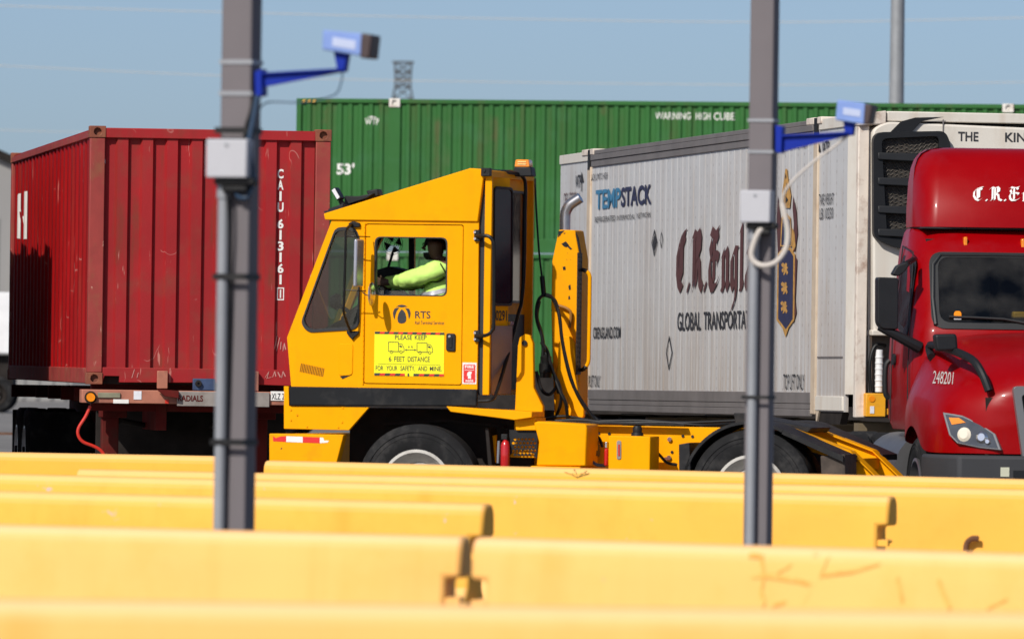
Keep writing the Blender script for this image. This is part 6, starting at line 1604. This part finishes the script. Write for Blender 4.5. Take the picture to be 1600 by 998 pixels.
E = [(0, 1), (1, 2), (2, 3), (3, 4), (4, 5), (5, 6), (6, 7), (3, 8), (8, 9), (9, 10), (3, 11), (11, 12), (12, 13), (0, 14), (14, 15), (15, 16), (16, 17), (0, 18), (18, 19), (19, 20), (20, 21), (10, 22), (13, 23)]
for pal, yd in ((22, 1), (23, -1)):              # fingers curl round the steering wheel rim, the thumb leaves the side of the palm
    p = N[pal][0]
    for k, ln in enumerate((.040, .046, .043, .034)):
        a = p + Vector((-.030, yd * .004, .026 - k * .018)); b = a + Vector((-ln * .6, yd * .012, .010)); c = b + Vector((-ln * .25, yd * .02, -.016))
        i = len(N); N += [(a, .009), (b, .0085), (c, .0075)]; E += [(pal, i), (i, i + 1), (i + 1, i + 2)]
    a = p + Vector((-.004, yd * .02, .034)); b = a + Vector((-.022, yd * .014, .018)); i = len(N); N += [(a, .011), (b, .009)]; E += [(pal, i), (i, i + 1)]
skin_mesh('body', N, E, M_skin, DR)
# face: nose, brow, ear, beard, hair, glasses
hc = J(681.5, 386, .54)
mb = MB(); mb.tube([hc + Vector((-.092, 0, .02)), hc + Vector((-.118, 0, -.012)), hc + Vector((-.095, 0, -.022))], [.010, .017, .012], 8); mb.build('nose', M_skin, DR)
mb = MB(); mb.lathe([(.001, -.018), (.022, -.014), (.030, .0), (.022, .012), (.001, .014)], (hc.x + .012, hc.y - .088, hc.z - .005), 'y', 14, closed=False); mb.build('ear', M_skin, DR)
def cap_shell(c, rx, ry, rz, lo, fr):
    mb = MB(); rings = []
    for i in range(8):
        th = math.pi * .5 * i / 7; rr = math.cos(th); zz = math.sin(th)
        rings.append([(c.x + rx * rr * math.cos(t) + (.02 if math.cos(t) > 0 and i < 3 else 0), c.y + ry * rr * math.sin(t), c.z + rz * zz + (lo if i == 0 else 0) + (fr * max(0, -math.cos(t)) if i == 0 else 0)) for t in [2 * math.pi * k / 24 for k in range(24)]])
    mb.loft(rings, closed=True); return mb
cap_shell(hc + Vector((.006, 0, .025)), .112, .095, .095, -.05, .06).build('hair', M_hair, DR, angle=80)
mb = MB(); mb.lathe([(.001, -.05), (.05, -.05), (.075, -.02), (.078, .012), (.001, .02)], (hc.x - .035, hc.y, hc.z - .062), 'z', 18, closed=False); mb.build('beard', M_hair, DR)
mb = MB()
for s in (-1, 1):
    ring = [hc + Vector((-.105, s * .034 + .024 * math.cos(t), .018 + .018 * math.sin(t))) for t in [2 * math.pi * k / 14 for k in range(14)]]
    mb.tube(ring, .003, 5, closed=True); mb.tube([hc + Vector((-.105, s * .058, .022)), hc + Vector((-.03, s * .092, .022)), hc + Vector((.02, s * .092, .012))], .0035, 5)
mb.tube([hc + Vector((-.106, -.012, .022)), hc + Vector((-.106, .012, .022))], .003, 5); mb.build('glasses', M_black, DR)
# jacket as its own garment
JN = [(J(688, 492, 0.375), .21), (J(688, 465, 0.375), .20), (J(696, 432, 0.385), .185), (J(691, 416, 0.385), .125), (J(687, 409, 0.385), .088),
      (J(693, 419, 0.230), .102), (J(675, 424, 0.190), .092), (J(652, 433, 0.185), .080), (J(628, 438, 0.250), .064), (J(603.5, 440.5, .45), .050),
      (J(693, 419, 0.670), .10), (J(660, 440, 0.720), .075), (J(609, 446, 0.660), .048)]
JE = [(0, 1), (1, 2), (2, 3), (3, 4), (3, 5), (5, 6), (6, 7), (7, 8), (8, 9), (3, 10), (10, 11), (11, 12)]
jk = skin_mesh('jacket', JN, JE, M_hiviz, DR, sub=3)
fold = bpy.data.textures.new('cloth_folds', 'CLOUDS'); fold.noise_scale = 0.09; fold.noise_depth = 2
dm = jk.modifiers.new('folds', 'DISPLACE'); dm.texture = fold; dm.strength = 0.035; dm.mid_level = 0.5; dm.texture_coords = 'LOCAL'
bpy.context.view_layer.update()
skj = Skin(TF, baked(jk))
def band(name, rows, mtl, lift=.008):
    mb = MB(); rr = []
    for a, b in rows:
        n = 14; r_ = []
        for k in range(n + 1):
            p = skj.at(a[0] + (b[0] - a[0]) * k / n, a[1] + (b[1] - a[1]) * k / n, lift)
            if p is None: p = rr[-1][k] if rr and len(rr[-1]) > k else (r_[-1] if r_ else None)
            r_.append(p)
        if all(q is not None for q in r_): rr.append(r_)
    if len(rr) >= 2: mb.loft(rr, cap=False); mb.build(name, mtl, jk, normals=False)
def lerp_rows(A, B, C_, D_, n=4): return [((A[0] + (D_[0] - A[0]) * k / n, A[1] + (D_[1] - A[1]) * k / n), (B[0] + (C_[0] - B[0]) * k / n, B[1] + (C_[1] - B[1]) * k / n)) for k in range(n + 1)]
band('reflective_band', lerp_rows((659, 456), (703, 446), (703, 455.5), (657, 466)), M_reflect)
band('reflective_band', lerp_rows((655, 449), (662, 448), (659, 456), (652, 462)), M_reflect)
band('reflective_band', lerp_rows((690, 400), (705, 407), (705, 415), (694, 410)), M_reflect)
p = [skj.at(a, b, .012) for a, b in ((683, 403), (688, 414), (696, 427), (694, 436), (684, 441), (674, 441))]
p = [q for q in p if q is not None]
if len(p) > 2: mb = MB(); mb.tube(smooth_path(p, 5), .006, 6); mb.build('headset_cord', M_hose, jk)
mb = MB(); q = skj.at(599, 438.5, .01)
mb = MB()
tm = [J(695, 500, 0.340), J(628, 505, 0.320), J(620, 588, 0.320)]
mb.tube(tm, [.115, .095, .07], 14); mb.tube([J(695, 500, 0.580), J(628, 505, 0.600), J(620, 588, 0.600)], [.115, .095, .07], 14); mb.build('trousers', M_trouser, DR)

# ------------------------------------------------------------------ the two posts and their cameras
M_post = mat('post_grey', (0.155, 0.138, 0.145), 0.65, spec=0.3, var=0.06, vscale=3, dirt=((0.14, 0.12, 0.12), 0.25, 5.0))
M_pipe = mat('conduit_grey', (0.30, 0.31, 0.33), 0.45, 0.2, var=0.08, vscale=4)
M_jbox = mat('junction_box_grey', (0.46, 0.46, 0.49), 0.55, var=0.04, vscale=4)
M_blue = mat('bracket_blue', (0.003, 0.022, 0.30), 0.5, spec=0.2, var=0.08, vscale=6)
M_cam = mat('camera_pale_blue', (0.20, 0.30, 0.62), 0.5, spec=0.3, var=0.06, vscale=6)
M_visor = mat('camera_visor', (0.05, 0.03, 0.03), 0.5)
M_cable = mat('blue_black_cable', (0.02, 0.05, 0.10), 0.5, var=0.3)
M_pale = mat('pale_cable', (0.55, 0.50, 0.45), 0.6, var=0.06)
def post(px, D, yaw, s, label, box_px, pipe_px, strap_rows, cables, cable_mat):
    f = Frame((px - 800) / F_PX * D, D, yaw)
    root = empty('steel_post', f.o, yaw); tag(root, label, 'post', 'square steel posts among the barriers')
    mb = MB(); mb.prism(rpoly([(0, 0), (s, 0), (s, s), (0, s)], .014, 4), 0.0, 4.2, 'z'); mb.build('shaft', M_post, root, angle=60)
    mb = MB(); mb.box(-.08, s + .08, -.08, s + .08, 0.0, .02); mb.build('base_plate', M_post, root)
    bx0, bz1 = f.xz(box_px[0], box_px[1], -.13); bx1, bz0 = f.xz(box_px[2], box_px[3], -.13)
    mb = MB(); mb.box(bx0, bx1, -.13, -.012, bz0, bz1); jb = mb.build('junction_box', M_jbox, root, bevel=0.008)
    mb = MB(); mb.cyl(((bx0 + bx1) / 2, -.134, bz1 - .03), ((bx0 + bx1) / 2, -.1305, bz1 - .03), .010, seg=10); mb.build('cover_screw', M_pipe, jb)
    mb = MB(); mb.box(bx0 + .03, bx1 + .03, -.10, -.02, bz0 - .035, bz0 - .001); mb.box(bx0 + .07, bx1 - .01, -.09, -.03, bz0 - .07, bz0 - .036); mb.build('cable_gland', M_black, root, bevel=0.01)
    x, z = f.xz(pipe_px, 565, -.032)
    mb = MB(); mb.cyl((x, -.032, 0.0), (x, -.032, bz0 - .002), .029, seg=18); mb.cyl((x, -.032, bz0 - .10), (x, -.032, bz0 - .003), .036, seg=18); mb.build('conduit', M_pipe, root)
    for row, th, mt_ in strap_rows:
        _, z = f.xz(px, row, 0); k = .006 if mt_ is not M_black else .064
        mb = MB(); mb.plate([(-.006, -k), (s + .006, -k), (s + .006, s + .006), (-.006, s + .006)], [[(-.002, -k + .004), (s + .002, -k + .004), (s + .002, s + .002), (-.002, s + .002)]], z - th / 2, z + th / 2, 'z'); mb.build('strap', mt_, root)
    for pts, r_, mt_ in cables:
        mb = MB(); p = []
        for a, b, y in pts:
            xx, zz = f.xz(a, b, y); p.append((xx, y, zz))
        mb.tube(smooth_path(p, 6), r_, 8); mb.build('cable', mt_, root)
    return root, f
def scanner(f, label, plate_px, arm_px, stem_px, body_px, visor_px, label_px, y):
    root = empty('yard_camera', f.o, f.yaw); tag(root, label, 'camera', 'blue yard cameras on the steel posts')
    P = lambda poly, yy: [f.xz(a, b, yy) for a, b in poly]
    mb = MB(); mb.prism(P(plate_px, y), y - .045, y + .045); mb.build('mounting_plate', M_blue, root, bevel=.004)
    mb = MB(); mb.prism(P(arm_px, y), y - .014, y + .014); mb.prism(P([arm_px[0], arm_px[1], (arm_px[1][0], arm_px[1][1] + 2.5), (arm_px[0][0], arm_px[0][1] + 2.5)], y), y - .04, y - .0145); mb.build('bracket', M_blue, root)
    mb = MB(); mb.prism(P(stem_px, y), y - .03, y + .03); mb.build('swivel', M_blue, root, bevel=.006)
    mb = MB(); mb.prism(rpoly(P(body_px, y - .07), .012), y - .07, y + .07); hb = mb.build('housing', M_cam, root, bevel=.012)
    mb = MB(); mb.prism(P(visor_px, y - .075), y - .075, y + .075); mb.build('visor', M_visor, hb, bevel=.008)
    mb = MB(); mb.prism(P(label_px, y - .071), y - .0725, y - .0705); mb.build('label', mat('pale_camera_label', (0.46, 0.52, 0.70), 0.6), hb)
    return root
pl, fl_ = post(338.5, 42.5, R(-17), .161, 'left grey square steel post with junction box and dark blue cables',
    (322, 217, 385, 278), 346, [(97, .022, M_pipe), (146, .022, M_pipe), (204, .03, M_black), (432, .03, M_black), (690, .03, M_black)],
    [([(404, 150, -.02), (398, 175, -.03), (391, 215, -.05), (392, 250, -.06), (396, 280, -.05), (388, 306, -.05), (374, 308, -.06), (366, 296, -.06)], .011, M_cable),
     ([(402, 150, -.01), (396, 185, -.04), (388, 225, -.06), (384, 262, -.05), (386, 292, -.05), (376, 300, -.05)], .013, M_cable),
     ([(399, 150, .0), (391, 180, -.03), (384, 205, -.05), (380, 262, -.03), (372, 298, -.04)], .012, M_hose),
     ([(355, 300, -.07), (359, 360, -.05), (360, 430, -.03), (358, 560, -.02), (354, 700, -.02), (350, 830, -.02)], .007, M_hose),
     ([(535, 108, .05), (533, 130, .05), (520, 150, .06), (470, 160, .1), (420, 160, .1), (404, 172, .02)], .004, M_cable)], M_cable)
scanner(fl_, 'pale blue camera on the left post, dark visor turned right', [(402, 113), (413, 108), (414, 150), (403, 152)], [(413, 114), (537, 107), (540, 112), (414, 136)], [(523, 78), (546, 82), (541, 113), (530, 113)],
    [(504, 47), (566, 53), (564, 88), (503, 78)], [(564, 52), (581, 55), (577, 92), (562, 91)], [(520, 58), (556, 64), (555, 78), (519, 72)], .05)
prr, fr_ = post(1164.5, 50.0, R(-15), .145, 'right grey square steel post with junction box and a pale looped cable',
    (1156, 297, 1203, 348), 1176, [(188, .018, M_pipe), (237, .018, M_pipe), (620, .02, M_black)],
    [([(1196, 352, -.07), (1186, 362, -.09), (1178, 380, -.09), (1174, 398, -.09), (1180, 410, -.09), (1196, 415, -.09), (1214, 408, -.07), (1228, 388, -.05), (1231, 362, -.04), (1226, 335, -.04), (1222, 318, -.03)], .017, M_pale),
     ([(1222, 318, -.03), (1226, 300, -.02), (1244, 277, .0), (1275, 250, .03), (1305, 228, .06), (1327, 210, .06)], .008, M_pale),
     ([(1182, 352, -.06), (1184, 360, -.05), (1182, 420, -.03), (1180, 620, -.02), (1178, 845, -.02)], .006, M_hose)], M_pale)
scanner(fr_, 'pale blue camera on the right post in front of the white container', [(1214, 196), (1225, 198), (1224, 240), (1214, 238)], [(1224, 211), (1328, 206), (1330, 211), (1224, 237)], [(1318, 184), (1337, 187), (1334, 212), (1322, 212)],
    [(1308, 156), (1352, 161), (1350, 195), (1305, 188)], [(1351, 162), (1363, 165), (1358, 194), (1349, 194)], [(1318, 168), (1345, 172), (1344, 183), (1317, 179)], .05)

# ------------------------------------------------------------------ weed growing behind the farthest barrier
wp = at_z(903, 744.5, 0.80)
wd = empty('weed', (wp.x, wp.y + 0.10, 0.79)); tag(wd, 'small dry weed sprouting on the farthest yellow barrier below the battery box', 'plant')
M_weed = mat('dry_weed', (0.16, 0.13, 0.03), 0.8, var=0.4, vscale=30)
mb = MB(); lf = MB()
for k in range(7):
    a = random.uniform(-.10, .11); h_ = random.uniform(.02, .065); b = random.uniform(-.03, .03)
    pts = smooth_path([(0, 0, 0), (a * .4, b, h_ * .5), (a, b * 1.5, h_)], 4); mb.tube(pts, .0025, 5)
    for j in range(5):
        q = pts[min(len(pts) - 1, 3 + j)]; t = random.uniform(0, 6.28); l_ = random.uniform(.010, .022)
        e1 = Vector((math.cos(t) * l_, math.sin(t) * l_, random.uniform(-.005, .012))); e2 = Vector((-e1.y, e1.x, 0)) * .4
        lf.face([q, q + e1 * .5 + e2, q + e1, q + e1 * .5 - e2])
mb.build('stem', M_weed, wd); lf.build('leaf', M_weed, wd, normals=False)
